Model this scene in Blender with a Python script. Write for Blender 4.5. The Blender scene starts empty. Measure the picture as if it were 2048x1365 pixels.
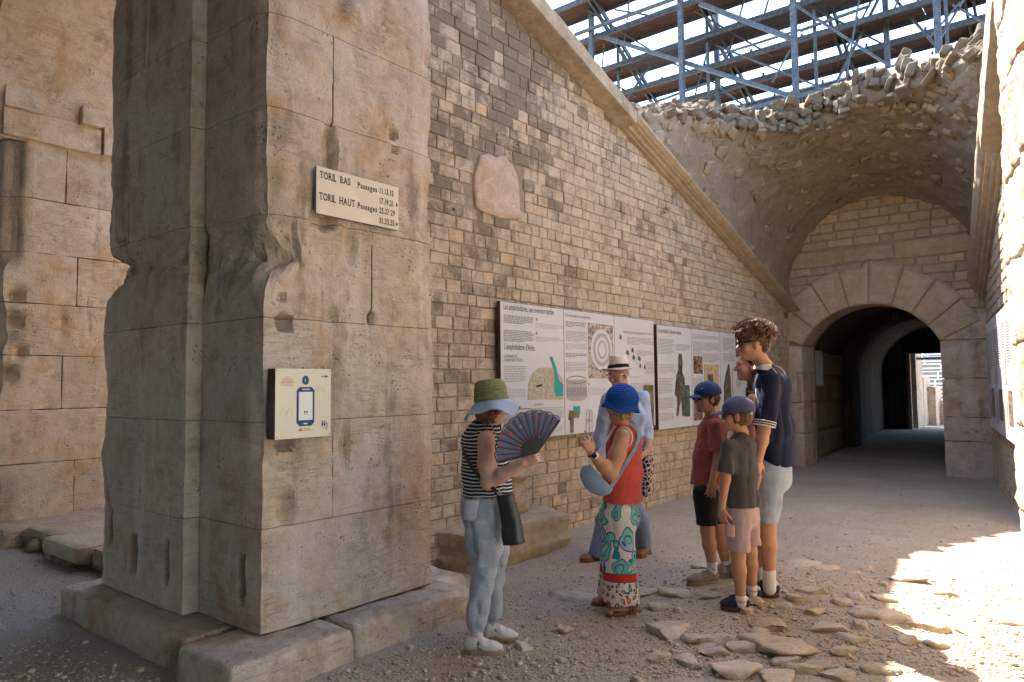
import bpy, math, random
import numpy as np
from mathutils import Matrix, Vector

scene = bpy.context.scene
COL = scene.collection
rad = math.radians

# ---------------------------------------------------------------- camera
# world: Z up, Y along the passage (into the monument), X across it; metres.
FPX, CX, CY, CAM_H = 1440.0, 1024.0, 682.5, 1.6
def _axes():
    v1 = np.array([(2200-CX)/FPX, (757-CY)/FPX, 1.0]); v2 = np.array([(-745-CX)/FPX, (785-CY)/FPX, 1.0])
    v1 /= np.linalg.norm(v1); v2 -= v1*(v1@v2); v2 /= np.linalg.norm(v2)
    z = np.cross(-v2, v1); z = -z if z[1] > 0 else z
    return np.array([-v2, v1, z])
RC = _axes()
def ray(px, py): return RC @ np.array([(px-CX)/FPX, (py-CY)/FPX, 1.0])
def on_z(px, py, z=0.0): d = ray(px, py); return np.array([0, 0, CAM_H]) + d*((z-CAM_H)/d[2])
def on_x(px, py, x): d = ray(px, py); return np.array([0, 0, CAM_H]) + d*(x/d[0])
def on_y(px, py, y): d = ray(px, py); return np.array([0, 0, CAM_H]) + d*(y/d[1])
def proj(p):
    c = (np.atleast_2d(p)-[0, 0, CAM_H]) @ RC
    return np.stack([CX+FPX*c[:, 0]/c[:, 2], CY+FPX*c[:, 1]/c[:, 2]], 1)

cam = bpy.data.cameras.new('camera'); cam_ob = bpy.data.objects.new('camera', cam); COL.objects.link(cam_ob)
cam.sensor_width = 36.0; cam.lens = FPX/2048*36; cam.clip_start = 0.05; cam.clip_end = 2000
M = Matrix.Identity(4)
for i in range(3):
    M[i][0] = RC[i, 0]; M[i][1] = -RC[i, 1]; M[i][2] = -RC[i, 2]
M[2][3] = CAM_H
cam_ob.matrix_world = M
scene.camera = cam_ob

# ---------------------------------------------------------------- sky, sun, exposure
SUN_EL = rad(57.5)
SUN_DIR = Vector((-0.937*math.cos(SUN_EL), 0.35*math.cos(SUN_EL), math.sin(SUN_EL))).normalized()   # towards the sun
world = bpy.data.worlds.new('World'); scene.world = world; world.use_nodes = True
nt = world.node_tree
sky = nt.nodes.new('ShaderNodeTexSky'); sky.sky_type = 'NISHITA'; sky.sun_disc = False
sky.sun_elevation = SUN_EL; sky.sun_rotation = math.atan2(SUN_DIR.x, SUN_DIR.y)
sky.air_density = 1.0; sky.dust_density = 0.5; sky.ozone_density = 1.0
bg = nt.nodes['Background']; bg.inputs[1].default_value = 0.14
nt.links.new(sky.outputs[0], bg.inputs[0])
sun = bpy.data.lights.new('sun', 'SUN'); sun.energy = 3.3; sun.angle = rad(0.53); sun.color = (1.0, 0.92, 0.81)
sun_ob = bpy.data.objects.new('sun', sun); COL.objects.link(sun_ob)
sun_ob.rotation_euler = SUN_DIR.to_track_quat('Z', 'Y').to_euler(); sun_ob.location = (-6, 2, 14)
vs = scene.view_settings
vs.view_transform = 'Standard'; vs.look = 'None'; vs.exposure = 2.95; vs.gamma = 1.0; vs.use_curve_mapping = False
scene.cycles.max_bounces = 5; scene.cycles.diffuse_bounces = 4; scene.cycles.use_denoising = True

# ---------------------------------------------------------------- noise
def _hash(ix, iy, iz, seed):
    h = (ix.astype(np.uint32)*np.uint32(374761393) + iy.astype(np.uint32)*np.uint32(668265263)
         + iz.astype(np.uint32)*np.uint32(2147483647) + np.uint32((seed*974711+77) & 0xffffffff))
    h = (h ^ (h >> np.uint32(13)))*np.uint32(1274126177)
    h = (h ^ (h >> np.uint32(16)))*np.uint32(2246822519)
    return ((h ^ (h >> np.uint32(15))) & np.uint32(0xffffff)).astype(np.float64)/0xffffff*2-1
def vnoise(P, seed=0):
    P = np.asarray(P, float); i = np.floor(P).astype(np.int64); f = P-i; f = f*f*f*(f*(f*6-15)+10)
    i = i & 0xffffffff
    r = 0
    for dx in (0, 1):
        wx = f[:, 0] if dx else 1-f[:, 0]
        for dy in (0, 1):
            wy = f[:, 1] if dy else 1-f[:, 1]
            for dz in (0, 1):
                wz = f[:, 2] if dz else 1-f[:, 2]
                r = r + wx*wy*wz*_hash(i[:, 0]+dx, i[:, 1]+dy, i[:, 2]+dz, seed)
    return r
def fbm(P, octs=4, seed=0, gain=0.5):
    P = np.asarray(P, float); a = 1.0; s = 0; t = 0
    for o in range(octs):
        s = s+a*vnoise(P*2.03**o+o*17.3, seed+o); t += a; a *= gain
    return s/t

# ---------------------------------------------------------------- objects
WL = {}
def wloc(o): return WL.get(o.name, np.zeros(3)) if o is not None else np.zeros(3)
def put(o, loc, parent):
    COL.objects.link(o); WL[o.name] = np.array(loc, float)
    o.parent = parent
    o.location = Vector(np.array(loc, float)-wloc(parent))
def tag(o, label=None, cat=None, group=None, kind=None):
    if label: o['label'] = label
    if cat: o['category'] = cat
    if group: o['group'] = group
    if kind: o['kind'] = kind
    return o
def thing(name, loc, label, cat, group=None):
    o = bpy.data.objects.new(name, None); o.empty_display_size = 0.2
    put(o, loc, None); return tag(o, label, cat, group)
def make_mesh(name, V, F, mats, smooth=False, tint=None, mat_idx=None, loc=(0, 0, 0)):
    """V (n,3) world; F: array (m,k) or list of sequences / list of arrays; tint (n,4)."""
    V = np.asarray(V, np.float64)-np.asarray(loc, float)
    me = bpy.data.meshes.new(name)
    if isinstance(F, np.ndarray):
        m, k = F.shape
        me.vertices.add(len(V)); me.vertices.foreach_set('co', V.astype(np.float32).ravel())
        me.loops.add(m*k); me.loops.foreach_set('vertex_index', F.astype(np.int32).ravel())
        me.polygons.add(m); me.polygons.foreach_set('loop_start', (np.arange(m)*k).astype(np.int32))
    else:
        F = [[int(i) for i in f] for f in F]; m = len(F); me.from_pydata(V.tolist(), [], F)
    if smooth:
        me.polygons.foreach_set('use_smooth', np.ones(m, bool))
    for mt in (mats if isinstance(mats, (list, tuple)) else [mats]): me.materials.append(mt)
    if mat_idx is not None: me.polygons.foreach_set('material_index', np.asarray(mat_idx, np.int32))
    at = me.attributes.new('tint', 'FLOAT_COLOR', 'POINT')
    if tint is None: tint = np.tile([1, 1, 1, 0], (len(V), 1))
    tint = np.asarray(tint, np.float32)
    if tint.ndim == 1: tint = np.tile(tint, (len(V), 1))
    at.data.foreach_set('color', tint.astype(np.float32).ravel())
    me.update(calc_edges=True); me.validate(verbose=False)
    if smooth == 'sharp': me.set_sharp_from_angle(angle=rad(38))
    return me
def obj(name, V, F, mats, parent=None, smooth=False, tint=None, mat_idx=None, loc=None, **tg):
    V = np.asarray(V, float)
    if loc is None:
        loc = V.mean(0); loc[2] = V[:, 2].min() if parent is None else loc[2]
    me = make_mesh(name, V, F, mats, smooth, tint, mat_idx, loc)
    o = bpy.data.objects.new(name, me); put(o, loc, parent)
    return tag(o, **tg)
class MB:
    """collects shapes into one mesh"""
    def __init__(s): s.V = []; s.F = []; s.T = []; s.MI = []; s.n = 0
    def add(s, V, F, tint=(1, 1, 1, 0), mi=0):
        V = np.asarray(V, float); s.V.append(V)
        F = [list(np.asarray(f)+s.n) for f in F]; s.F += F; s.MI += [mi]*len(F)
        t = np.asarray(tint, float); s.T.append(np.tile(t, (len(V), 1)) if t.ndim == 1 else t); s.n += len(V); return s
    def box(s, lo, hi, tint=(1, 1, 1, 0), mi=0):
        V, F = box_vf(lo, hi); return s.add(V, F, tint, mi)
    def bar(s, a, b, w, h=None, up=(0, 0, 1), tint=(1, 1, 1, 0), mi=0):
        V, F = bar_vf(a, b, w, h or w, up); return s.add(V, F, tint, mi)
    def tube(s, pts, r, n=8, tint=(1, 1, 1, 0), mi=0, cap=True):
        V, F = tube_vf(pts, r, n, cap); return s.add(V, F, tint, mi)
    def build(s, name, mats, parent=None, smooth=False, loc=None, **tg):
        return obj(name, np.concatenate(s.V), s.F, mats, parent, smooth, np.concatenate(s.T), s.MI, loc, **tg)
BOXF = [(0, 3, 2, 1), (4, 5, 6, 7), (0, 1, 5, 4), (1, 2, 6, 5), (2, 3, 7, 6), (3, 0, 4, 7)]
def box_vf(lo, hi):
    (a, b, c), (d, e, f) = lo, hi
    return np.array([(a, b, c), (d, b, c), (d, e, c), (a, e, c), (a, b, f), (d, b, f), (d, e, f), (a, e, f)], float), BOXF
def bar_vf(a, b, w, h, up=(0, 0, 1)):
    a = np.array(a, float); b = np.array(b, float); d = b-a; d /= np.linalg.norm(d)
    up = np.array(up, float)
    if abs(d@up) > 0.98: up = np.array([1.0, 0, 0]) if abs(d[0]) < .9 else np.array([0, 1.0, 0])
    s = np.cross(d, up); s /= np.linalg.norm(s); u = np.cross(s, d)
    V = [p+s*sx*w/2+u*sy*h/2 for p in (a, b) for sx, sy in ((-1, -1), (1, -1), (1, 1), (-1, 1))]
    return np.array(V), [(0, 1, 2, 3), (7, 6, 5, 4), (0, 4, 5, 1), (1, 5, 6, 2), (2, 6, 7, 3), (3, 7, 4, 0)]
def tube_vf(pts, r, n=8, cap=True):
    pts = np.asarray(pts, float); m = len(pts); r = np.full(m, r) if np.isscalar(r) else np.asarray(r, float)
    T = np.gradient(pts, axis=0); T /= np.linalg.norm(T, axis=1)[:, None]+1e-9
    ref = np.array([0, 0, 1.0]) if abs(T[0][2]) < .9 else np.array([1.0, 0, 0])
    V = []
    for i in range(m):
        s = np.cross(T[i], ref); s /= np.linalg.norm(s); u = np.cross(s, T[i]); ref = u
        for k in range(n):
            a = 2*math.pi*k/n; V.append(pts[i]+r[i]*(s*math.cos(a)+u*math.sin(a)))
    F = [(i*n+k, i*n+(k+1) % n, (i+1)*n+(k+1) % n, (i+1)*n+k) for i in range(m-1) for k in range(n)]
    if cap: F += [tuple(range(n))[::-1], tuple((m-1)*n+k for k in range(n))]
    return np.array(V), F
def lattice_box(lo, hi, res):
    """closed box surface as a merged grid"""
    lo = np.array(lo, float); hi = np.array(hi, float)
    n = np.maximum(1, np.round((hi-lo)/res).astype(int))
    ids = -np.ones(tuple(n+1), int); V = []
    I, J, K = np.meshgrid(*[np.arange(k+1) for k in n], indexing='ij')
    surf = (I == 0) | (I == n[0]) | (J == 0) | (J == n[1]) | (K == 0) | (K == n[2])
    ids[surf] = np.arange(surf.sum())
    V = lo+np.stack([I[surf], J[surf], K[surf]], 1)/n*(hi-lo)
    F = []
    def quads(A, flip):
        q = np.stack([A[:-1, :-1], A[1:, :-1], A[1:, 1:], A[:-1, 1:]], -1).reshape(-1, 4)
        F.append(q[:, ::-1] if flip else q)
    quads(ids[0], True); quads(ids[-1], False); quads(ids[:, 0], False); quads(ids[:, -1], True); quads(ids[:, :, 0], True); quads(ids[:, :, -1], False)
    return V, np.concatenate(F)
def round_box(V, lo, hi, r):
    lo = np.array(lo, float); hi = np.array(hi, float); c = (lo+hi)/2; h = (hi-lo)/2
    r = min(r, h.min()*0.95)
    p = V-c; q = np.clip(p, -(h-r), h-r); d = p-q; L = np.linalg.norm(d, axis=1)
    N = d/np.maximum(L, 1e-9)[:, None]
    return c+q+N*r, N
def jtint(rng, v=0.12, hue=0.03, stain=0.0):
    b = 1+rng.uniform(-v, v); w = rng.uniform(-hue, hue)
    return (b*(1+w), b, b*(1-1.3*w), stain)

# ---------------------------------------------------------------- materials
class NG:
    def __init__(s, name):
        s.m = bpy.data.materials.new(name); s.m.use_nodes = True; s.t = s.m.node_tree; s.n = s.t.nodes; s.l = s.t.links
        s.b = s.n['Principled BSDF']
    def new(s, typ, ins=None, **kw):
        n = s.n.new(typ)
        for k, v in kw.items(): setattr(n, k, v)
        for k, v in (ins or {}).items(): s.put(n.inputs[k], v)
        return n
    def put(s, sock, v):
        if isinstance(v, bpy.types.NodeSocket): s.l.new(v, sock)
        else: sock.default_value = v
    def math(s, op, a, b=0.0, c=None, clamp=False):
        n = s.n.new('ShaderNodeMath'); n.operation = op; n.use_clamp = clamp
        s.put(n.inputs[0], a); s.put(n.inputs[1], b)
        if c is not None: s.put(n.inputs[2], c)
        return n.outputs[0]
    def mix(s, f, a, b, mode='MIX'):
        n = s.n.new('ShaderNodeMix'); n.data_type = 'RGBA'; n.blend_type = mode; n.clamp_factor = True
        s.put(n.inputs['Factor'], f)
        s.put(n.inputs[6], a if isinstance(a, bpy.types.NodeSocket) else (*a, 1.0)[:4]); s.put(n.inputs[7], b if isinstance(b, bpy.types.NodeSocket) else (*b, 1.0)[:4])
        return n.outputs[2]
    def ramp(s, f, lo, hi):
        n = s.new('ShaderNodeMapRange', {0: f, 1: lo, 2: hi}); n.clamp = True; return n.outputs[0]
    def noise(s, vec, scale, detail=4, rough=0.55, dist=0.0):
        n = s.new('ShaderNodeTexNoise', {'Scale': scale, 'Detail': detail, 'Roughness': rough, 'Distortion': dist}); s.put(n.inputs['Vector'], vec); return n.outputs[0]
    def voro(s, vec, scale, feature='F1'):
        n = s.new('ShaderNodeTexVoronoi', {'Scale': scale}); n.feature = feature; s.put(n.inputs['Vector'], vec); return n
    def pos(s): return s.new('ShaderNodeNewGeometry').outputs['Position']
    def objco(s): return s.new('ShaderNodeTexCoord').outputs['Object']
    def scalev(s, vec, sc):
        n = s.new('ShaderNodeMapping'); s.put(n.inputs['Vector'], vec); n.inputs['Scale'].default_value = sc; return n.outputs[0]
    def bump(s, h, strength=0.3, dist=0.01, normal=None):
        n = s.new('ShaderNodeBump', {'Strength': strength, 'Distance': dist, 'Height': h})
        if normal is not None: s.put(n.inputs['Normal'], normal)
        return n.outputs[0]
    def done(s, col, rough=0.85, normal=None, spec=0.25, metal=0.0):
        s.put(s.b.inputs['Base Color'], col if isinstance(col, bpy.types.NodeSocket) else (*col, 1.0)[:4])
        s.put(s.b.inputs['Roughness'], rough); s.put(s.b.inputs['Specular IOR Level'], spec); s.put(s.b.inputs['Metallic'], metal)
        if normal is not None: s.put(s.b.inputs['Normal'], normal)
        return s.m

def stone(name, c1, c2, dark, scale=1.0, bump=0.5, stain_bias=0.0, streak=0.0, pits=1.0, warm=None):
    g = NG(name); P = g.pos()
    a = g.new('ShaderNodeAttribute', attribute_name='tint')
    n1 = g.noise(P, 1.3*scale, 3, 0.6)
    col = g.mix(g.ramp(n1, 0.35, 0.65), c1, c2)
    if warm:
        nw = g.noise(P, 2.1*scale, 3, 0.65, 0.6); col = g.mix(g.math('MULTIPLY', g.ramp(nw, 0.47, 0.66), 0.85), col, warm)
    # mottling
    n2 = g.noise(P, 9*scale, 4, 0.7); col = g.mix(g.math('MULTIPLY', g.ramp(n2, 0.45, 0.72), 0.42), col, dark)
    n5 = g.noise(P, 4.2*scale, 3, 0.6, 0.8); col = g.mix(g.math('MULTIPLY', g.ramp(n5, 0.5, 0.66), 0.45), col, tuple(min(1, x*1.22) for x in c1))
    # tint of each piece
    col = g.mix(1.0, col, a.outputs['Color'], 'MULTIPLY')
    # dark crust: the piece's own stain plus patches
    n3 = g.noise(P, 3.2*scale, 5, 0.72, 0.3)
    st = g.math('ADD', g.math('ADD', a.outputs['Alpha'], g.math('MULTIPLY', g.math('SUBTRACT', n3, 0.5), 2.6)), stain_bias)
    if streak > 0:
        sv = g.scalev(P, (3.0, 3.0, 0.35)); n4 = g.noise(sv, 1.6*scale, 3, 0.65)
        st = g.math('ADD', st, g.math('MULTIPLY', g.ramp(n4, 0.52, 0.70), streak))
        n6 = g.noise(g.scalev(P, (4.0, 4.0, 0.30)), 1.3*scale, 3, 0.6); col = g.mix(g.math('MULTIPLY', g.ramp(n6, 0.56, 0.70), 0.55*min(1, streak*1.6)), col, (0.62, 0.54, 0.46))
    st = g.ramp(st, 0.24, 0.80)
    col = g.mix(g.math('MULTIPLY', st, 0.82), col, dark)
    # pits
    v = g.voro(P, 34*scale); pit = g.ramp(v.outputs['Distance'], 0.05, 0.36)
    np_ = g.noise(P, 6*scale, 3, 0.65); pm = g.math('MULTIPLY', g.math('SUBTRACT', 1.0, pit), g.ramp(np_, 0.54, 0.68))
    col = g.mix(g.math('MULTIPLY', pm, 0.75*pits), col, tuple(0.4*x for x in dark))
    # slanting tool marks and bedding
    tm = g.new('ShaderNodeMapping'); g.put(tm.inputs['Vector'], P); tm.inputs['Rotation'].default_value = (rad(38), rad(-34), 0); tm.inputs['Scale'].default_value = (7, 7, 42)
    tn = g.noise(tm.outputs[0], 1.0*scale, 3, 0.6); tmask = g.math('MULTIPLY', g.ramp(tn, 0.5, 0.68), g.ramp(g.noise(P, 2.4*scale, 2, 0.5), 0.42, 0.6))
    col = g.mix(g.math('MULTIPLY', tmask, 0.30), col, dark)
    sp = g.noise(P, 38*scale, 4, 0.8); col = g.mix(g.math('MULTIPLY', g.ramp(sp, 0.56, 0.70), 0.40), col, dark)
    fine = g.noise(P, 120*scale, 2, 0.7)
    col = g.mix(g.math('MULTIPLY', g.ramp(fine, 0.3, 0.7), 0.22), col, tuple(min(1, x*1.25) for x in c1))
    h = g.math('ADD', g.math('MULTIPLY', fine, 0.25), g.math('ADD', g.math('MULTIPLY', n2, 0.9), g.math('ADD', g.math('MULTIPLY', pm, -1.0*pits), g.math('ADD', g.math('MULTIPLY', tmask, -0.35), g.math('MULTIPLY', sp, -0.5)))))
    return g.done(col, 0.9, g.bump(h, bump, 0.018), 0.15)
def plain(name, col, rough=0.6, spec=0.3, metal=0.0, nscale=0.0, namt=0.1, bump=0.0):
    g = NG(name)
    if nscale:
        P = g.objco(); n = g.noise(P, nscale, 5, 0.6)
        c = g.mix(g.math('MULTIPLY', g.ramp(n, 0.3, 0.7), 1.0), tuple(x*(1-namt) for x in col), tuple(min(1, x*(1+namt)) for x in col))
        return g.done(c, rough, g.bump(n, bump, 0.005) if bump else None, spec, metal)
    return g.done(col, rough, None, spec, metal)
MAT = {}
# ================================================================ materials of the setting
MAT['pier'] = stone('limestone_ashlar', (0.56, 0.46, 0.37), (0.49, 0.39, 0.30), (0.19, 0.145, 0.105), 1.0, 0.85, -0.02, 0.62, 1.0, warm=(0.45, 0.29, 0.155))
MAT['wall'] = stone('limestone_small_blocks', (0.53, 0.425, 0.31), (0.46, 0.36, 0.25), (0.105, 0.086, 0.060), 1.6, 0.8, -0.02, 0.30, 1.0)
MAT['end'] = stone('limestone_end_wall', (0.43, 0.345, 0.235), (0.37, 0.285, 0.18), (0.17, 0.125, 0.08), 1.2, 0.5, -0.45, 0.2, 0.8)
MAT['coping'] = stone('limestone_coping', (0.42, 0.34, 0.235), (0.35, 0.27, 0.18), (0.15, 0.115, 0.075), 1.4, 0.5, -0.2, 0.0, 1.0)
MAT['mortar'] = stone('lime_mortar', (0.34, 0.275, 0.20), (0.27, 0.215, 0.15), (0.09, 0.075, 0.055), 2.0, 0.6, -0.2, 0.0, 1.0)
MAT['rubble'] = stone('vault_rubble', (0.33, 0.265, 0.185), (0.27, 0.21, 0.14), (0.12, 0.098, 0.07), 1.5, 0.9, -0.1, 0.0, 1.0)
MAT['rock'] = stone('bedrock', (0.53, 0.435, 0.325), (0.45, 0.36, 0.26), (0.20, 0.16, 0.12), 2.0, 0.7, -0.4, 0.0, 1.0)

# ================================================================ ground
def ground_h(P):
    """gentle relief; the trodden bedrock swells a little where the group stands"""
    x, y = P[:, 0], P[:, 1]
    h = 0.012*fbm(np.stack([x*1.3, y*1.3, 0*x], 1), 3, 5)
    h = h+0.13*np.exp(-(((x+1.75)/0.95)**2+((y-5.2)/1.1)**2))
    near = np.clip(1-np.hypot(x+2, y-5)/14, 0, 1)
    h = h+near*0.012*np.abs(fbm(np.stack([x*6, y*6, 0*x], 1), 3, 9))
    return h*np.clip((30-np.hypot(x, y))/10, 0, 1)
def build_ground():
    def axis(lo, hi, step, far): 
        core = np.arange(lo, hi+1e-6, step); k = np.geomspace(step*2, far, 26)
        return np.concatenate([(lo-np.cumsum(k)*0.55)[::-1], core, hi+np.cumsum(k)*0.55])
    xs = axis(-9.5, 1.5, 0.045, 140); ys = axis(1.2, 14.5, 0.045, 140)
    X, Y = np.meshgrid(xs, ys, indexing='ij'); P = np.stack([X.ravel(), Y.ravel(), 0*X.ravel()], 1)
    P[:, 2] = ground_h(P)
    n = len(ys); I = np.arange(len(xs)*n).reshape(len(xs), n)
    F = np.stack([I[:-1, :-1], I[1:, :-1], I[1:, 1:], I[:-1, 1:]], -1).reshape(-1, 4)
    g = NG('gravel_ground'); Q = g.pos()
    big = g.noise(Q, 0.7, 5, 0.6); mid = g.noise(Q, 5, 6, 0.7); fine = g.noise(Q, 60, 5, 0.75)
    v = g.voro(Q, 55); v2 = g.voro(Q, 120)
    col = g.mix(g.ramp(big, 0.35, 0.65), (0.47, 0.38, 0.285), (0.57, 0.475, 0.365))
    col = g.mix(g.math('MULTIPLY', g.ramp(mid, 0.45, 0.7), 0.4), col, (0.36, 0.29, 0.22))
    col = g.mix(0.5, col, g.mix(0.75, v.outputs['Color'], (0.5, 0.5, 0.5)), 'OVERLAY')
    col = g.mix(0.35, col, g.mix(0.6, v2.outputs['Color'], (0.5, 0.5, 0.5)), 'OVERLAY')
    peb = g.ramp(v.outputs['Distance'], 0.1, 0.45)
    col = g.mix(g.math('MULTIPLY', peb, 0.22), col, (0.17, 0.13, 0.095))
    # the paved gallery floor to the left is greyer
    sx = g.new('ShaderNodeSeparateXYZ'); g.put(sx.inputs[0], Q)
    gm = g.ramp(g.math('ADD', g.math('ADD', g.math('MULTIPLY', sx.outputs[0], -1.0), g.math('MULTIPLY', sx.outputs[1], -1.2)), g.math('MULTIPLY', mid, 0.6)), 1.6, 2.9)
    grey = g.mix(g.ramp(fine, 0.35, 0.65), (0.25, 0.225, 0.195), (0.43, 0.385, 0.335))
    col = g.mix(gm, col, grey)
    h = g.math('ADD', g.math('MULTIPLY', peb, -1.0), g.math('ADD', g.math('MULTIPLY', fine, 0.9), g.math('MULTIPLY', mid, 0.6)))
    MAT['ground'] = g.done(col, 0.95, g.bump(h, 0.75, 0.02), 0.1)
    return obj('ground', P, F, MAT['ground'], None, True, loc=(0, 0, 0), kind='structure')
build_ground()

# ================================================================ the big pier with the signs
PX, PY0, PY1, PLX, STEPX = -3.72, 2.30, 3.68, -5.68, -4.42
HOLES_R = [(2.44, 1.97, .05, .05, .07), (2.45, 1.27, .05, .05, .07), (2.46, .89, .055, .10, .05), (2.78, 2.04, .04, .05, .03), (3.09, 2.04, .03, .045, .03),
           (2.88, 1.20, .035, .16, .03), (2.76, 3.09, .05, .17, .045), (2.92, 2.50, .05, .13, .03), (2.42, 2.12, .03, .02, .03), (3.28, 3.33, .03, .04, .035), (3.3, 3.23, .03, .03, .035), (2.92, 4.05, .08, .09, -.03), (2.72, 2.63, .09, .05, .06)]
HOLES_L = [(-5.12, .48, .06, .115, .13), (-4.64, .49, .035, .13, .12), (-3.93, .48, .045, .13, .11), (-5.5, .62, .04, .12, .09), (-5.56, .80, .03, .1, .04)]
def pier_disp(V, N, seed=3):
    V = V.copy(); n1 = fbm(V*3.1, 4, seed); n2 = fbm(V*14, 4, seed+9); n3 = fbm(V*1.1, 3, seed+21)
    N = N*np.array([1, 1, 0.0]); d = 0.008*n2+0.012*n1
    band = np.exp(-((V[:, 2]-2.47)/0.17)**2)*(V[:, 1] < 2.5)                          # hacked-off impost moulding
    d = d+band*(0.03*n2-0.035-0.04*np.abs(n1))
    V = V+N*d[:, None]
    for ex, ey, sx, sy, amp in ((PX, PY0, -1, 1, 1.0), (PX, PY1, -1, -1, .8), (PLX, 2.2, 1, 1, .7), (STEPX, 2.2, -1, 1, .35)):
        dist = np.hypot(V[:, 0]-ex, V[:, 1]-ey); w = np.exp(-(dist/0.09)**2)
        zz = np.stack([0*V[:, 2]+ex, 0*V[:, 2]+ey, V[:, 2]*2.6], 1); e = np.clip(0.35+0.9*fbm(zz, 4, seed+40), 0, 2)*0.055*amp
        if amp == 1.0: e = e+0.12*np.exp(-((V[:, 2]-2.38)/0.10)**2)
        V[:, 0] += sx*w*e; V[:, 1] += sy*w*e
    rough = 1+.7*fbm(V*8, 3, seed+60)+.5*fbm(V*22, 2, seed+61)
    V[:, 0] += .27*np.exp(-np.abs((V[:, 2]-2.425)/.105)**3)*np.clip(1-(V[:, 0]-PLX)/.7, 0, 1)**1.5*rough*(V[:, 0] < -4.5)
    V[:, 1] += .13*np.exp(-((V[:, 2]-2.37)/.10)**2)*np.clip((V[:, 0]+4.25)/.45, 0, 1)*np.clip(1-(V[:, 1]-PY0)/.35, 0, 1)*rough
    m = (V[:, 0] > PX-0.12)
    for y, z, ry, rz, dep in HOLES_R:
        q = np.exp(-(np.hypot((V[:, 1]-y)/ry, (V[:, 2]-z)/rz)*(1+.25*n2))**5*.8); V[:, 0] -= m*q*dep*1.6*(1+0.4*n2)
    m = (V[:, 1] < 2.45)
    for x, z, rx, rz, dep in HOLES_L:
        q = np.exp(-(np.abs((V[:, 0]-x)/rx)**6+np.abs((V[:, 2]-z)/rz)**6)*1.2); V[:, 1] += m*q*dep
    return V
def stone_block(name, lo, hi, mat, parent, res=0.03, r=0.012, disp=None, seed=1, amp=0.008, tint=(1, 1, 1, 0), **tg):
    V, F = lattice_box(lo, hi, res); V, N = round_box(V, lo, hi, r)
    if disp: V = disp(V, N)
    else: V = V+N*(amp*fbm(V*3.3, 4, seed)+amp*0.5*fbm(V*15, 3, seed+5))[:, None]
    return obj(name, V, F, mat, parent, 'sharp', tint, **tg)
def build_pier():
    rng = random.Random(4)
    t = thing('stone_pier', (-4.6, 2.95, 0), 'massive weathered ashlar pier carrying the lettered plate and the square visitor sign', 'pier')
    zs = [0.2, 0.785, 1.39, 2.0, 2.62, 3.26, 3.84, 4.45, 5.05, 5.7]
    for i in range(len(zs)-1):
        a, b = zs[i]+.001, zs[i+1]-.001; res = 0.022 if i < 8 else 0.06
        cuts = {1: [2.79], 3: [3.10], 5: [2.78]}.get(i, [])
        ys = [PY0]+cuts+[PY1]
        for y0, y1 in zip(ys[:-1], ys[1:]):
            stone_block('block', (STEPX+.002, y0+(.002 if y0 > PY0 else 0), a), (PX, y1-(.002 if y1 < PY1 else 0), b), MAT['pier'], t, res, 0.0035, pier_disp, tint=jtint(rng, .06, .03, rng.uniform(-.1, .12)))
        xs = [PLX]+{1: [-5.03], 4: [-5.3], 6: [-5.1]}.get(i, [])+[STEPX]
        for x0, x1 in zip(xs[:-1], xs[1:]):
            stone_block('block', (x0+.002, 2.2, a), (x1-.002, PY1-.01, b), MAT['pier'], t, res, 0.0035, pier_disp, tint=jtint(rng, .06, .03, rng.uniform(-.05, .2)))
    def bd(V, N):
        n = fbm(V*4, 4, 77); top = np.clip((V[:, 2]-0.02)/0.18, 0, 1)
        return V+N*(0.022*n+0.01*fbm(V*15, 3, 78)-0.03*top*np.clip(n+.3, 0, 1))[:, None]
    for lo, hi in (((-5.82, 2.0, -.1), (-4.005, 3.7, .205)), ((-3.995, 1.95, -.1), (-3.42, 2.745, .20)), ((-3.995, 2.755, -.1), (-3.45, 3.80, .195))):
        stone_block('plinth_block', lo, hi, MAT['pier'], t, 0.03, 0.05, bd, tint=(.9, .88, .85, .12))
    return t
build_pier()

# ================================================================ small-block masonry
def brick_vf(O, U, W, N, u0, u1, w0, w1, proud, depth, rng, ch=0.012, gap=0.004, jit=0.006):
    O, U, W, N = (np.asarray(a, float) for a in (O, U, W, N))
    j = lambda: rng.uniform(-jit, jit)
    c = [(u0+gap, w0+gap), (u1-gap, w0+gap), (u1-gap, w1-gap), (u0+gap, w1-gap)]
    mid = [(a+j(), b+j()) for a, b in c]
    cu, cw = (u0+u1)/2, (w0+w1)/2
    ins = []
    for a, b in mid:
        ins.append((a+(ch if a < cu else -ch)*rng.uniform(.6, 1.6), b+(ch if b < cw else -ch)*rng.uniform(.6, 1.6)))
    V = [O+U*a+W*b+N*(proud+j()*.6) for a, b in ins]+[O+U*a+W*b+N*(proud-ch*.8) for a, b in mid]+[O+U*a+W*b-N*depth for a, b in c]
    F = [(0, 1, 2, 3)]+[(4+k, 4+(k+1) % 4, (k+1) % 4, k) for k in range(4)]+[(8+k, 8+(k+1) % 4, 4+(k+1) % 4, 4+k) for k in range(4)]
    return np.array(V), F
def courses(u0, u1, w0, w1, hmin, hmax, lmin, lmax, rng):
    out = []; w = w0
    while w < w1-0.03:
        h = rng.uniform(hmin, hmax); u = u0-rng.uniform(0, lmax)
        while u < u1:
            L = rng.uniform(lmin, lmax); a, b = max(u, u0), min(u+L, u1)
            if b-a > 0.04: out.append((a, b, w, min(w+h, w1)))
            u += L
        w += h
    return out
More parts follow.
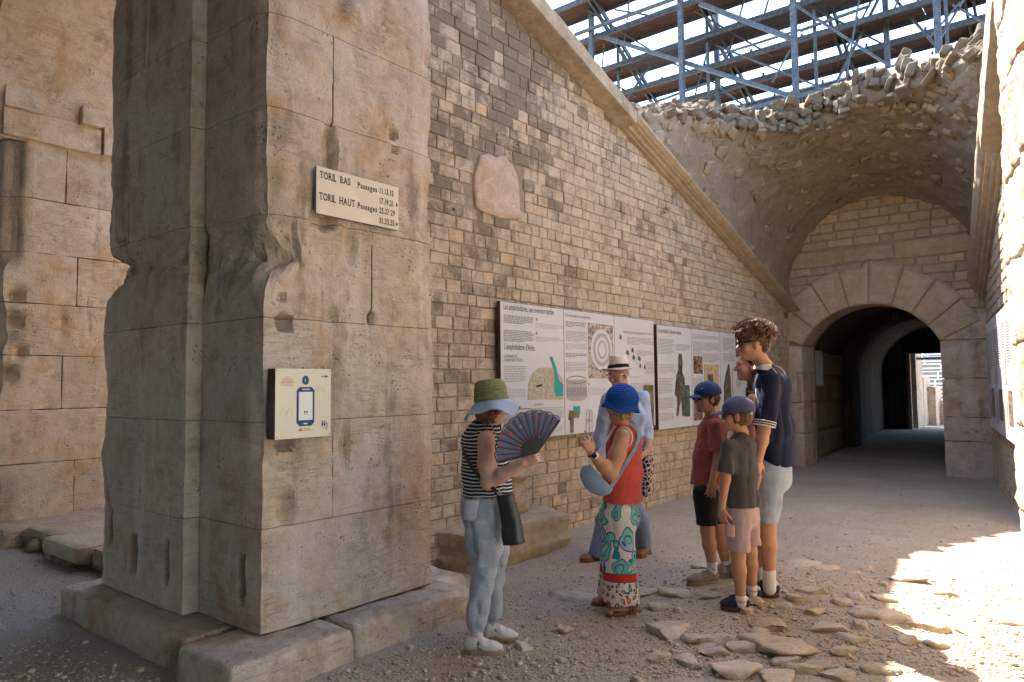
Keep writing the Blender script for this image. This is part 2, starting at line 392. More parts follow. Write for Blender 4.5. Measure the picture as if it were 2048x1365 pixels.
def masonry(parent, O, U, W, N, cells, mat, rng, tintf, limit=300, depth=0.10, proud=0.01, jit=0.006, ch=0.012, name='brick', gap=0.004):
    O, U, W, N = (np.asarray(a, float) for a in (O, U, W, N))
    S = []
    for c in cells:
        q = np.array([O+U*u+W*w for u, w in ((c[0], c[2]), (c[1], c[2]), (c[1], c[3]), (c[0], c[3]))])
        p = proj(q); x, y = p[:, 0], p[:, 1]
        A = 0.5*abs(np.dot(x, np.roll(y, 1))-np.dot(y, np.roll(x, 1)))
        m = p.mean(0); vis = -20 < m[0] < 2068 and -20 < m[1] < 1385 and ((q.mean(0)-[0, 0, CAM_H])@RC)[2] > 0.3
        S.append(A if vis else 0)
    order = np.argsort(-np.array(S)); rest = MB()
    for r, k in enumerate(order):
        u0, u1, w0, w1 = cells[k][:4]
        V, F = brick_vf(O, U, W, N, u0, u1, w0, w1, proud+rng.uniform(-.006, .006), depth, rng, min(ch, (w1-w0)*.2), gap, jit)
        ti = tintf((u0+u1)/2, (w0+w1)/2, rng)
        if r < limit and S[k] > 60: obj(name, V, F, mat, parent, False, ti)
        else: rest.add(V, F, ti)
    if rest.n: rest.build('small_blocks', mat, parent, kind='stuff')

# ---- left wall with its raking coping
LW = -4.57
def line_from(p, q): s = (q[2]-p[2])/(q[1]-p[1]); return lambda y: p[2]+s*(y-p[1])
cop_bot = line_from(on_x(1090, 97, LW), on_x(1535, 582, LW))
CF = LW+0.24
cop_top = line_from(on_x(1090, 0, CF), on_x(1545, 553, CF))
def build_left_wall():
    rng = random.Random(11)
    t = thing('passage_wall', (LW-.5, 9, 0), 'long wall of small square blocks under a sloping coping behind the visitors', 'wall')
    Y0, Y1 = 3.6, 14.0
    cells = [c for c in courses(0, Y1-Y0, -0.05, 6.6, .105, .13, .12, .27, rng) if c[3] < cop_bot(Y0+c[1])+0.16]
    pa, pb = on_x(948, 310, LW), on_x(1042, 445, LW)
    cells = [c for c in cells if not (pa[1]-.05 < Y0+(c[0]+c[1])/2 < pb[1]+.02 and pb[2]-.02 < (c[2]+c[3])/2 < pa[2]+.05)]
    P = np.array([(0, Y0+(c[0]+c[1])/2, (c[2]+c[3])/2) for c in cells])
    dk = {}
    for c, n in zip(cells, fbm(P*np.array([1, 1.0, 0.9]), 3, 31)):
        dk[(round((c[0]+c[1])/2, 4), round((c[2]+c[3])/2, 4))] = n
    def tf(u, w, r):
        y = Y0+u; n = dk.get((round(u, 4), round(w, 4)), 0)
        sg = lambda q: 1/(1+math.exp(-max(-30, min(30, q))))
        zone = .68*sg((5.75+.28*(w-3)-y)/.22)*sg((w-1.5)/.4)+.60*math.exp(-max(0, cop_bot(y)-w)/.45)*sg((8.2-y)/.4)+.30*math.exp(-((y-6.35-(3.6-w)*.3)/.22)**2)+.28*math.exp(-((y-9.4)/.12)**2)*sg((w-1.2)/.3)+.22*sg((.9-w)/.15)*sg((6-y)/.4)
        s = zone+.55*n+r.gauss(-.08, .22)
        v = r.gauss(1.02, .065); h = r.gauss(0, .016)
        if r.random() < .04: h += .06
        return (v*(1+h), v, v*(1-1.6*h), max(-.3, min(.95, s+.05)))
    masonry(t, (LW, Y0, 0), (0, 1, 0), (0, 0, 1), (1, 0, 0), cells, MAT['wall'], rng, tf, 300, .08, .006, .004, .007)
    prof = [(Y0, -.3), (Y1+.6, -.3), (Y1+.6, cop_bot(Y1+.6)+.2), (Y0, cop_bot(Y0)+.2)]
    mb = MB(); V = [(LW-.006, y, z) for y, z in prof]+[(LW-1.05, y, z) for y, z in prof]
    mb.add(V, [(0, 1, 2, 3), (7, 6, 5, 4), (3, 2, 6, 7), (0, 3, 7, 4), (1, 5, 6, 2)]); mb.build('mortar_core', MAT['mortar'], t)
    # plastered repair slab
    pts = [(948, 345), (958, 312), (975, 308), (990, 316), (1005, 311), (1022, 330), (1032, 352), (1036, 385), (1040, 440), (1000, 438), (965, 425), (949, 415), (946, 380)]
    q = np.array([on_x(a, b, LW) for a, b in pts]); c = q.mean(0); rings = []
    qq = np.concatenate([np.linspace(q[i], q[(i+1) % len(q)], 5)[:-1] for i in range(len(q))]); k = len(qq)
    qq[:, 1] += .012*fbm(qq*9, 3, 8); qq[:, 2] += .012*fbm(qq*9+5, 3, 8)
    for f, dx in ((.15, .034), (.4, .033), (.65, .031), (.85, .03), (.97, .025), (1.0, .012), (1.0, -.06)):
        R = c+(qq-c)*f; R[:, 0] += dx+.006*fbm(R*7, 3, 9); rings.append(R)
    F = [tuple(range(k))]+[(r*k+i, (r+1)*k+i, (r+1)*k+(i+1) % k, r*k+(i+1) % k) for r in range(6) for i in range(k)]
    obj('repair_slab', np.concatenate(rings), F, MAT['pier'], t, True, (1.0, .98, .95, -.3))
    # coping stones along the rake
    def coping(y0, y1, prof, seed, name):
        n = max(2, int((y1-y0)/.05)); ys = np.linspace(y0+.004, y1-.004, n+1); V = []
        m = len(prof)
        for y in ys:
            zb, zt = cop_bot(y), cop_top(y)
            for o, f in prof: V.append((LW+o, y, zb+(zt-zb)*f))
        V = np.array(V); V = V+np.stack([fbm(V*5, 3, seed)*.012, 0*V[:, 0], fbm(V*5+9, 3, seed)*.012], 1)
        F = [(i*m+k, i*m+(k+1) % m, (i+1)*m+(k+1) % m, (i+1)*m+k)[::-1] for i in range(n) for k in range(m)]+[tuple(range(m)), tuple(n*m+k for k in range(m))[::-1]]
        obj('coping_stone', V, F, MAT['coping'], t, False, jtint(rng, .06, .02, rng.uniform(-.05, .15)+(.42 if y0 < 7 else .1)))
    plainp = [(-.5, 0), (.0, 0), (.05, .03), (.13, .10), (.22, .16), (.24, .2), (.25, .97), (.22, 1.0), (-.5, 1.0)]
    mould = [(-.5, 0), (0, 0), (.06, .02), (.06, .16), (.10, .2), (.12, .34), (.17, .40), (.17, .5), (.20, .55), (.24, .72), (.25, .78), (.25, .95), (.22, 1.0), (-.5, 1.0)]
    yb = on_x(1240, 240, LW)[1]
    for a, b, p in ((3.7, 5.3, plainp), (5.3, yb, plainp), (yb, 9.35, mould), (9.35, 11.2, mould), (11.2, 12.6, mould), (12.6, 13.98, mould)):
        coping(a, b, p, int(a*10), 'coping_stone')
    return t
left_wall = build_left_wall()

# ---- end wall with the arch
EY = 14.0; AX, AZ, RI, RO, SPR = -3.2, 1.71, 1.26, 1.98, rad(26)
def xr(y): return -1.31-0.16*(y-13.5)
def build_end_wall():
    rng = random.Random(21)
    t = thing('end_wall', (-3, EY, 0), 'block wall closing the passage, with a dark round-headed archway', 'wall')
    def inside(x, z): return math.hypot(x-AX, z-AZ) < RO-.02 or (z < AZ+RO*math.sin(SPR)-.1)
    cells = []
    for c in courses(-4.95, -1.1, 2.35, 5.9, .135, .175, .22, .5, rng):
        cx, cz = (c[0]+c[1])/2, (c[2]+c[3])/2
        if all(inside(x, z) for x in (c[0], c[1], cx) for z in (c[2], c[3])): continue
        if 3.72 < cz < 4.02 and (-4.55 < cx < -1.5): continue
        cells.append(c)
    cells += [(-4.5, -3.55, 3.72, 4.02), (-3.55, -2.7, 3.74, 4.0), (-2.7, -1.5, 3.72, 4.04)]
    tf = lambda u, w, r: (lambda v, h: (v*(1+h), v, v*(1-1.6*h), r.uniform(-.3, .35)))(r.gauss(1, .1), r.gauss(.01, .03)+(.07 if r.random() < .07 else 0))
    masonry(t, (0, EY, 0), (1, 0, 0), (0, 0, 1), (0, -1, 0), cells, MAT['end'], rng, tf, 300, .08, .012, .010, .016, gap=.008)
    # masonry core with the opening cut out
    A = np.linspace(math.pi-SPR, SPR, 33); arc = [(AX+(RI+.04)*math.cos(a), AZ+(RI+.04)*math.sin(a)) for a in A]
    outer = [(-5.6, -.3), (-5.6, 6.2), (-.9, 6.2), (-.9, -.3), (arc[-1][0], -.3)]+arc[::-1]+[(arc[0][0], -.3)]
    n = len(outer)
    me = MB()
    V = [(x, EY+.012, z) for x, z in outer]+[(x, EY+.9, z) for x, z in outer]
    me.add(V, [tuple(range(n)), tuple(range(2*n-1, n-1, -1))]+[(i, n+i, n+(i+1) % n, (i+1) % n) for i in range(n)])
    core = me.build('mortar_core', MAT['mortar'], t)
    # voussoirs
    joints = [SPR]+[rad(x) for x in (40, 55, 71, 88, 103, 119, 137)]+[math.pi-SPR]
    for a0, a1 in zip(joints[:-1], joints[1:]):
        V, F = lattice_box((0, 0, 0), (1, 1, 1), .1)
        lo, hi = (0, 0, 0), (1, 1, 1)
        th = a0+.003+(a1-a0-.006)*V[:, 0]; ro = RO+rng.uniform(-.05, .05); R = RI+(ro-RI)*V[:, 2]
        P = np.stack([AX+R*np.cos(th), EY-.035+.72*V[:, 1], AZ+R*np.sin(th)], 1)
        P[:, 1] += .01*fbm(P*4, 3, 5); P[:, 2] += .006*fbm(P*6, 3, 6)
        obj('voussoir', P, F[:, ::-1], MAT['end'], t, False, tuple(np.array(jtint(rng, .06, .02, rng.uniform(-.15, .1)))*[1.15, 1.15, 1.15, 1]))
    # jambs in big blocks
    zt = AZ+RI*math.sin(SPR)
    for x0, x1, zz, seed in ((-4.62, AX-RI*math.cos(SPR), (0, .62, 1.2, 1.75, zt), 1), (AX+RI*math.cos(SPR), -1.34, (-.05, .58, .98, 1.62, zt), 2)):
        for a, b in zip(zz[:-1], zz[1:]):
            stone_block('jamb_block', (x0, EY-.03, a+.003), (x1, EY+.7, b-.003), MAT['pier'], t, .06, .012, seed=seed, amp=.014, tint=jtint(rng, .06, .03, rng.uniform(-.05, .2)))
    stone_block('jamb_block', (AX+RI*math.cos(SPR)+.02, EY-.028, zt+.003), (-1.34, EY+.7, zt+.42), MAT['pier'], t, .06, .012, seed=9, amp=.008)
    return t
build_end_wall()

# ---- right wall, its coping, and the ragged pier nearest the camera
RU = np.array([-.158, .9874, 0]); RN = np.array([-.9874, -.158, 0])
def build_right_wall():
    rng = random.Random(31)
    t = thing('facing_wall', (0, 9, 0), 'sunlit wall of small blocks with a sloping moulded coping opposite the visitors', 'wall')
    O = np.array([xr(3.5), 3.5, 0]); L = 10.6
    zcop = lambda u: cop_bot(3.5+u*.9874)-.05
    cells = [c for c in courses(0, L, -.05, 7, .12, .16, .15, .34, rng) if c[3] < zcop(c[1])+.2]
    tf = lambda u, w, r: jtint(r, .1, .03, r.uniform(-.3, .3))
    masonry(t, O, RU, (0, 0, 1), RN, cells, MAT['wall'], rng, tf, 300, .08, .012, .008, .014)
    pr = [(0, -.3), (L+.4, -.3), (L+.4, zcop(L)+.2), (0, zcop(0)+.2)]
    mb = MB(); V = [O+RU*u+np.array([0, 0, z])-RN*d for d in (.004, .9) for u, z in pr]
    mb.add(V, [(3, 2, 1, 0), (4, 5, 6, 7), (7, 6, 2, 3), (4, 7, 3, 0), (2, 6, 5, 1)]); mb.build('mortar_core', MAT['mortar'], t)
    mould = [(-.5, 0), (0, 0), (.06, .02), (.06, .16), (.10, .2), (.12, .34), (.17, .40), (.17, .5), (.20, .55), (.24, .72), (.25, .78), (.25, .95), (.22, 1.0), (-.5, 1.0)]
    plainp = [(-.5, 0), (0, 0), (.2, .12), (.24, .2), (.25, .97), (.22, 1.0), (-.5, 1.0)]
    for u0, u1, p in ((0, 3.4, plainp), (3.4, 6.35, plainp), (6.35, 8.0, mould), (8.0, 9.3, mould), (9.3, L-.02, mould)):
        n = max(2, int((u1-u0)/.1)); us = np.linspace(u0+.004, u1-.004, n+1); m = len(p); V = []
        for u in us:
            for o, f in p: V.append(O+RU*u+RN*o+np.array([0, 0, zcop(u)+.46*f]))
        V = np.array(V); V = V+RN*(fbm(V*5, 3, 3)*.012)[:, None]
        F = [(i*m+k, i*m+(k+1) % m, (i+1)*m+(k+1) % m, (i+1)*m+k) for i in range(n) for k in range(m)]+[tuple(range(m))[::-1], tuple(n*m+k for k in range(m))]
        obj('coping_stone', V, F, MAT['coping'], t, False, jtint(rng, .06, .02, 0))
    t2 = thing('ragged_pier', (.3, 6, 0), 'sunlit broken rough-faced pier standing out from the wall with the long panel', 'pier')
    def rd(V, N):
        n = fbm(V*2.4, 4, 61); n2 = fbm(V*9, 4, 62); V = V+N*(.05*n+.028*n2)[:, None]
        V[:, 1] += np.clip((V[:, 2]-1.5)*.06, -.1, .35); return V
    zs = [-.05, .62, 1.25, 1.85, 2.5, 3.1, 3.75, 4.4, 5.1, 5.8, 6.5]
    for a, b in zip(zs[:-1], zs[1:]):
        V, F = lattice_box((0, 0, a+.002), (2.2, .8, b-.002), .035); V, N = round_box(V, (0, 0, a), (2.2, .8, b), .03)
        # local x along the wall, y outwards
        O2 = np.array([xr(4.75), 4.75, 0])-RN*.52
        W = O2+V[:, :1]*RU+V[:, 1:2]*RN+V[:, 2:]*np.array([0, 0, 1]); NW = N[:, :1]*RU+N[:, 1:2]*RN+N[:, 2:]*np.array([0, 0, 1])
        obj('block', rd(W, NW), F, MAT['pier'], t2, True, jtint(rng, .06, .03, -.1))
build_right_wall()

# ================================================================ broken vault over the archway
def build_vault():
    rng = random.Random(41); nr = np.random.default_rng(41)
    t = thing('rubble_vault', (-3, 12.5, 3.3), 'broken rubble vault with jagged edge above the archway', 'vault')
    spring = lambda y: cop_top(y)-.02
    def pt(th, y, off=0.0):
        xl, xrr = LW+.04, xr(y)-.02; c = (xl+xrr)/2; r = (xrr-xl)/2+off; z0 = spring(y)+.42
        if th < 0: return np.array([xl-off, y, spring(y)+.42*(1+th)])      # stilt left  th in [-1,0]
        if th > 1: return np.array([xrr+off, y, z0-.42*(th-1)])             # stilt right
        a = math.pi*(1-th); return np.array([c+r*math.cos(a), y, z0+r*math.sin(a)])
    rim = np.array([(1200, 215), (1258, 222), (1300, 228), (1350, 236), (1400, 238), (1450, 240), (1500, 252), (1560, 262), (1620, 262), (1660, 240), (1700, 222), (1750, 206), (1800, 190), (1850, 168), (1900, 142), (1950, 118), (1985, 100), (2060, 70)], float)
    def rimY(th):
        best = 13.2
        for y in np.arange(13.7, 6.5, -.05):
            p = proj(pt(th, y))[0]
            if p[1] < np.interp(p[0], rim[:, 0], rim[:, 1]): return y
        return 6.6
    ths = np.concatenate([np.linspace(-1, 0, 7)[:-1], np.linspace(0, 1, 61), np.linspace(1, 2, 7)[1:]])
    ry = np.array([rimY(a) for a in ths])
    ry = np.convolve(np.pad(ry, 3, mode='edge'), np.ones(7)/7, 'valid')
    ns = 60; V = []; 
    for a, y0 in zip(ths, ry):
        for k in range(ns+1): V.append(pt(a, y0+(14.05-y0)*k/ns))
    V = np.array(V); m = len(ths)
    cen = np.stack([(LW+xr(V[:, 1]))/2, V[:, 1], np.array([spring(y) for y in V[:, 1]])], 1)
    N = V-cen; N[:, 1] = 0; N /= np.linalg.norm(N, axis=1)[:, None]
    s1 = fbm(V*np.array([3.2, 2.2, 3.2]), 4, 51); s2 = fbm(V*11, 4, 52)
    edge = np.tile(np.exp(-np.arange(ns+1)/5.0), m)
    inner = V-N*(.075*np.clip(s1, -.3, 1)+.045*s2)[:, None]
    jag = np.repeat(fbm(np.stack([ths*14, 0*ths, 0*ths], 1), 3, 55), ns+1)*.16
    inner[:, 1] += edge*jag
    outer = V+N*.42; outer[:, 1] += edge*jag
    I = np.arange(m*(ns+1)).reshape(m, ns+1); q = lambda A: np.stack([A[:-1, :-1], A[1:, :-1], A[1:, 1:], A[:-1, 1:]], -1).reshape(-1, 4)
    Fi = q(I); Fo = q(I+I.size)[:, ::-1]
    rimf = np.stack([I[:-1, 0], I[:-1, 0]+I.size, I[1:, 0]+I.size, I[1:, 0]], -1)
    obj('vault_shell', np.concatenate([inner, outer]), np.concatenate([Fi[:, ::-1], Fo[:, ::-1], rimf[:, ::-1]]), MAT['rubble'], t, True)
    # stones: facing pieces bedded in the soffit and the slabs standing along the broken edge
    def chunk(c, axes, size, seed):
        rj = np.random.default_rng(seed+11); V8, F8 = box_vf((-1, -1, -1), (1, 1, 1)); V8 = V8*.82*(1+rj.uniform(-.38, .18, (8, 3)))
        Vc, Fc = CHAM(V8, F8); n = Vc*np.array(size)
        return c+n@np.array(axes), Fc
    cnt = 0
    for k in range(260):
        i = nr.integers(4, m-4); j = nr.integers(1, ns-6); p = inner[I[i, j]]; nn = N[I[i, j]]
        if k < 150: j = nr.integers(0, 24); p = inner[I[i, j]]
        tx = np.cross(nn, [0, 1, 0]); tx /= np.linalg.norm(tx); ang = nr.uniform(-.5, .5)
        u = np.array([0, 1, 0])*math.cos(ang)+tx*math.sin(ang); v = np.cross(nn, u)
        s = nr.uniform(.05, .15); P, F = chunk(p+nn*.01, (u, v, nn), (s*1.25, s*.75, s*.42), k)
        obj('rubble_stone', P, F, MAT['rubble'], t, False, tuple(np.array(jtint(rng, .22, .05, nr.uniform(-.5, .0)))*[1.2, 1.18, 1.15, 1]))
    for i in range(3, m-3):
        for rep in range(6):
            q = nr.uniform(0, 1.05); p = inner[I[i, 0]]*(1-q)+outer[I[i, 0]]*q; nn = N[I[i, 0]]
            if nr.random() < (.22 if ths[i] < .5 else .55): continue
            th = ths[i]; tall = nr.uniform(.08, .20) if th > .35 else nr.uniform(.08, .20)
            tx = np.cross(nn, [0, 1, 0]); tx /= np.linalg.norm(tx); lean = nr.uniform(-.35, .35)
            u = nn*math.cos(lean)+np.array([0, -1, 0])*math.sin(lean)+tx*nr.uniform(-.25, .25); u /= np.linalg.norm(u)
            v = np.cross(u, tx); v /= np.linalg.norm(v); w = np.cross(u, v)
            if th < .5 or nr.random() < .45:
                A3 = np.linalg.qr(nr.normal(0, 1, (3, 3)))[0]; w, v, u = A3; tall *= .55
            P, F = chunk(p+np.array([0, nr.uniform(-.10, .05), 0])+nn*nr.uniform(-.08, .06), (w, v, u), (nr.uniform(.04, .10), nr.uniform(.06, .15), tall), 300+i*4+rep)
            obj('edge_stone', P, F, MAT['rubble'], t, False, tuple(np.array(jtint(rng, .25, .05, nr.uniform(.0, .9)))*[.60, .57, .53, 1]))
    return t
def CHAM(V8, F8, k=.24):
    """rough hexahedron with its corners knocked off"""
    V, F, ed = [], [], {}
    for f in F8:
        c = V8[list(f)].mean(0); q = []
        for i in f: q.append(len(V)); V.append(V8[i]+(c-V8[i])*k)
        F.append(q)
        for i, (a, b) in enumerate(zip(f, f[1:]+f[:1])): ed.setdefault(frozenset((a, b)), []).append((a, b, q[i], q[(i+1) % 4]))
    cor = {}
    for e, (s1, s2) in ed.items(): F.append([s1[3], s1[2], s2[3], s2[2]])
    for fi, f in enumerate(F8):
        for i, v in enumerate(f): cor.setdefault(v, []).append(fi*4+i)
    for v, l in cor.items():
        n = np.cross(V[l[1]]-V[l[0]], V[l[2]]-V[l[0]]); F.append(l if n@V8[v] > 0 else l[::-1])
    return np.array(V), F
def facet(seed, base=None, cuts=16, lo=.38, hi=.72):
    V, F = base or ICO; r = np.random.default_rng(seed+7); V = V*1.0
    for _ in range(cuts):
        n = r.normal(0, 1, 3); n /= np.linalg.norm(n); d = r.uniform(lo, hi); V = V-n*np.maximum(0, V@n-d)[:, None]
    return V, F
def ico(sub=2):
    import bmesh
    b = bmesh.new(); bmesh.ops.create_icosphere(b, subdivisions=sub, radius=1.0)
    V = np.array([v.co[:] for v in b.verts]); F = np.array([[v.index for v in f.verts] for f in b.faces]); b.free(); return V, F
ICO = ico(2); ICO1 = ico(1); ICO3 = ico(3)
build_vault()
# ================================================================ next pier of the gallery, the ledge at its foot, the arch between
MAT['dimmed'] = stone('bounce_dimmed_stone', (0.115, 0.11, 0.105), (0.085, 0.082, 0.08), (0.04, 0.038, 0.036), 1.0, 0.4, -0.2, 0.2, .5)  # stone darkened so the unseen gallery throws little bounce onto the pier
MAT['tunnel'] = stone('tunnel_shade_stone', (0.06, 0.054, 0.047), (0.045, 0.04, 0.035), (0.02, 0.018, 0.016), 1.0, 0.5, -0.2, 0.2, .5)  # tunnel's shade put into the colour as near-black stone
def build_gallery():
    rng = random.Random(51)
    t = thing('distant_pier', (-10, 4, 0), 'warm-lit ashlar pier with a broken cornice beyond the rubble ledge', 'pier')
    zs = [0.15, .79, 1.37, 1.96, 2.53, 3.09, 3.69, 4.32]
    holes = [(2.60, 2.60, .07, .07, .14), (2.62, 2.33, .06, .07, .14), (2.66, 2.0, .05, .08, .1), (2.58, 1.75, .06, .08, .1), (3.05, 2.35, .05, .2, .04)]
    def dd(V, N):
        n = fbm(V*2.7, 4, 71); V = V+N*(.010*n+.006*fbm(V*12, 3, 72))[:, None]
        w = np.exp(-(np.hypot(V[:, 0]+9, V[:, 1]-2.48)/.12)**2)*np.clip(.5+fbm(np.stack([0*n, 0*n, V[:, 2]*2.2], 1), 3, 73), 0, 1)*.12
        V[:, 0] -= w; V[:, 1] += w
        for y, z, ry, rz, d in holes:
            V[:, 0] -= d*np.exp(-(np.abs((V[:, 1]-y)/ry)**3+np.abs((V[:, 2]-z)/rz)**3))*(V[:, 0] > -9.15)
        return V
    cut = {0: 3.22, 2: 3.07, 3: None, 4: 3.2, 5: None, 6: 3.06, 1: None}
    for i in range(len(zs)-1):
        ys = [2.48]+([cut[i]] if cut[i] else [])+[4.4, 6.5]
        for a, b in zip(ys[:-1], ys[1:]):
            stone_block('block', (-11.2, a+.002, zs[i]+.002), (-9, b-.002, zs[i+1]-.002), MAT['pier'], t, .045, .008, dd, tint=jtint(rng, .07, .03, rng.uniform(-.1, .15)))
    def cd(V, N): return V+N*(.02*fbm(V*4, 4, 75)+.012*fbm(V*13, 3, 76))[:, None]
    for a, b, o, z0, z1 in ((2.42, 2.78, .10, 4.62, 4.98), (2.42, 3.4, .06, 4.32, 4.62), (3.16, 3.40, .14, 4.625, 4.82), (3.41, 6.5, .10, 4.32, 4.74)):
        stone_block('cornice_stone', (-11.2, a, z0+.002), (-9+o, b, z1), MAT['pier'], t, .04, .014, cd, tint=jtint(rng, .06, .03, .05))
    for z0, z1 in ((4.62, 5.3), (5.3, 6.0), (6.0, 7.0)):
        for a, b, o in ((2.5, 2.80, .09), (2.80, 3.42, 0), (3.42, 6.5, .06)):
            stone_block('block', (-11.2, a+.002, z0+.002), (-9+o, b-.002, z1-.002), MAT['pier'], t, .05, .012, dd, tint=jtint(rng, .08, .04, rng.uniform(0, .3) if o == 0 else -.1))
    # ledge
    L = thing('stone_ledge', (-7.4, 3.3, 0), 'low broken ledge of worn slabs over rubble at the foot of the far pier', 'ledge')
    def ld(V, N): return V+N*(.03*fbm(V*3, 4, 81)+.014*fbm(V*11, 3, 82))[:, None]
    for x0, x1, y0, z0, z1 in ((-9.6, -8.55, 2.42, -.05, .2), (-8.53, -7.75, 2.62, .06, .2), (-7.75, -6.9, 2.5, .06, .22), (-6.9, -5.7, 2.62, .04, .21)):
        stone_block('ledge_slab', (x0, y0, z0), (x1, 4.3, z1), MAT['rock'], L, .05, .05, ld, tint=(.85, .83, .82, 0))
    mb = MB(); mb.box((-9.5, 2.85, -.1), (-5.7, 9, .17)); mb.build('fill', MAT['rubble'], L)
    nr = np.random.default_rng(5)
    for k in range(34):
        x = nr.uniform(-8.7, -6.0); s = nr.uniform(.05, .11); V, F = ICO
        P = np.array([x, 2.66+nr.uniform(-.06, .1)+(.06 if x > -7 else 0), nr.uniform(0, .12)])+V*np.array([s*1.3, s, s*.8])*(1+.3*vnoise(V*1.6+k*2.3, k))[:, None]
        obj('rubble_stone', P, F, MAT['rubble'], L, False, jtint(rng, .2, .04, nr.uniform(-.2, .3)))
    # arcade wall above the piers (arch to the left, arch over the passage) and the unseen gallery ceiling behind the camera
    A = thing('gallery_arcade', (-7.3, 3, 4.3), 'upper arcade wall springing from the top of the signed pier', 'arcade')
    def arch(x0, x1, zs_, ztop, y0, y1, name):
        c = (x0+x1)/2; r = (x1-x0)/2; an = np.linspace(math.pi, 0, 41); V = []; n = len(an)
        for y in (y0, y1):
            V += [(c+r*math.cos(a), y, zs_+r*math.sin(a)) for a in an]+[(x, y, ztop) for x in (c+r*np.cos(an))]
        F = []
        for i in range(n-1):
            F += [(i, i+1, n+i+1, n+i)[::-1], (2*n+i, 2*n+i+1, 3*n+i+1, 3*n+i), (i, 2*n+i, 2*n+i+1, i+1)[::-1], (n+i, n+i+1, 3*n+i+1, 3*n+i)]
        obj('arch', V, F, MAT['pier'], A)
    arch(-9.0, PLX+.03, 4.3, 8.0, 2.25, 3.66, 'arch'); arch(PX-.03, .55, 5.15, 8.0, 2.35, 3.6, 'arch')
    mb = MB(); mb.box((PLX+.04, 2.26, 5.72), (PX-.04, 3.66, 8.0)); mb.box((.56, 2.36, 3), (2.5, 3.6, 8.0)); mb.box((-12, 2.36, 7.02), (-9.02, 3.6, 8.0)); mb.build('spandrel', MAT['pier'], A)
    mb = MB(); mb.box((-40, -7, 8.003), (25, 3.7, 8.6)); mb.build('unseen_ceiling', MAT['dimmed'], kind='structure')  # unseen roof slab, added to keep light off the pier's left face
    mb = MB()
    for k in range(-5, 4):
        mb.box((-3.6+5.3*k, -7, -.1), (.85+5.3*k, -5.6, 8.0))
    mb.box((-40, -7, 4.2), (25, -5.6, 8.002)); o = mb.build('unseen_facade', MAT['dimmed'], kind='structure')  # unseen facade, its gaps sized to dim the pier's left face
build_gallery()

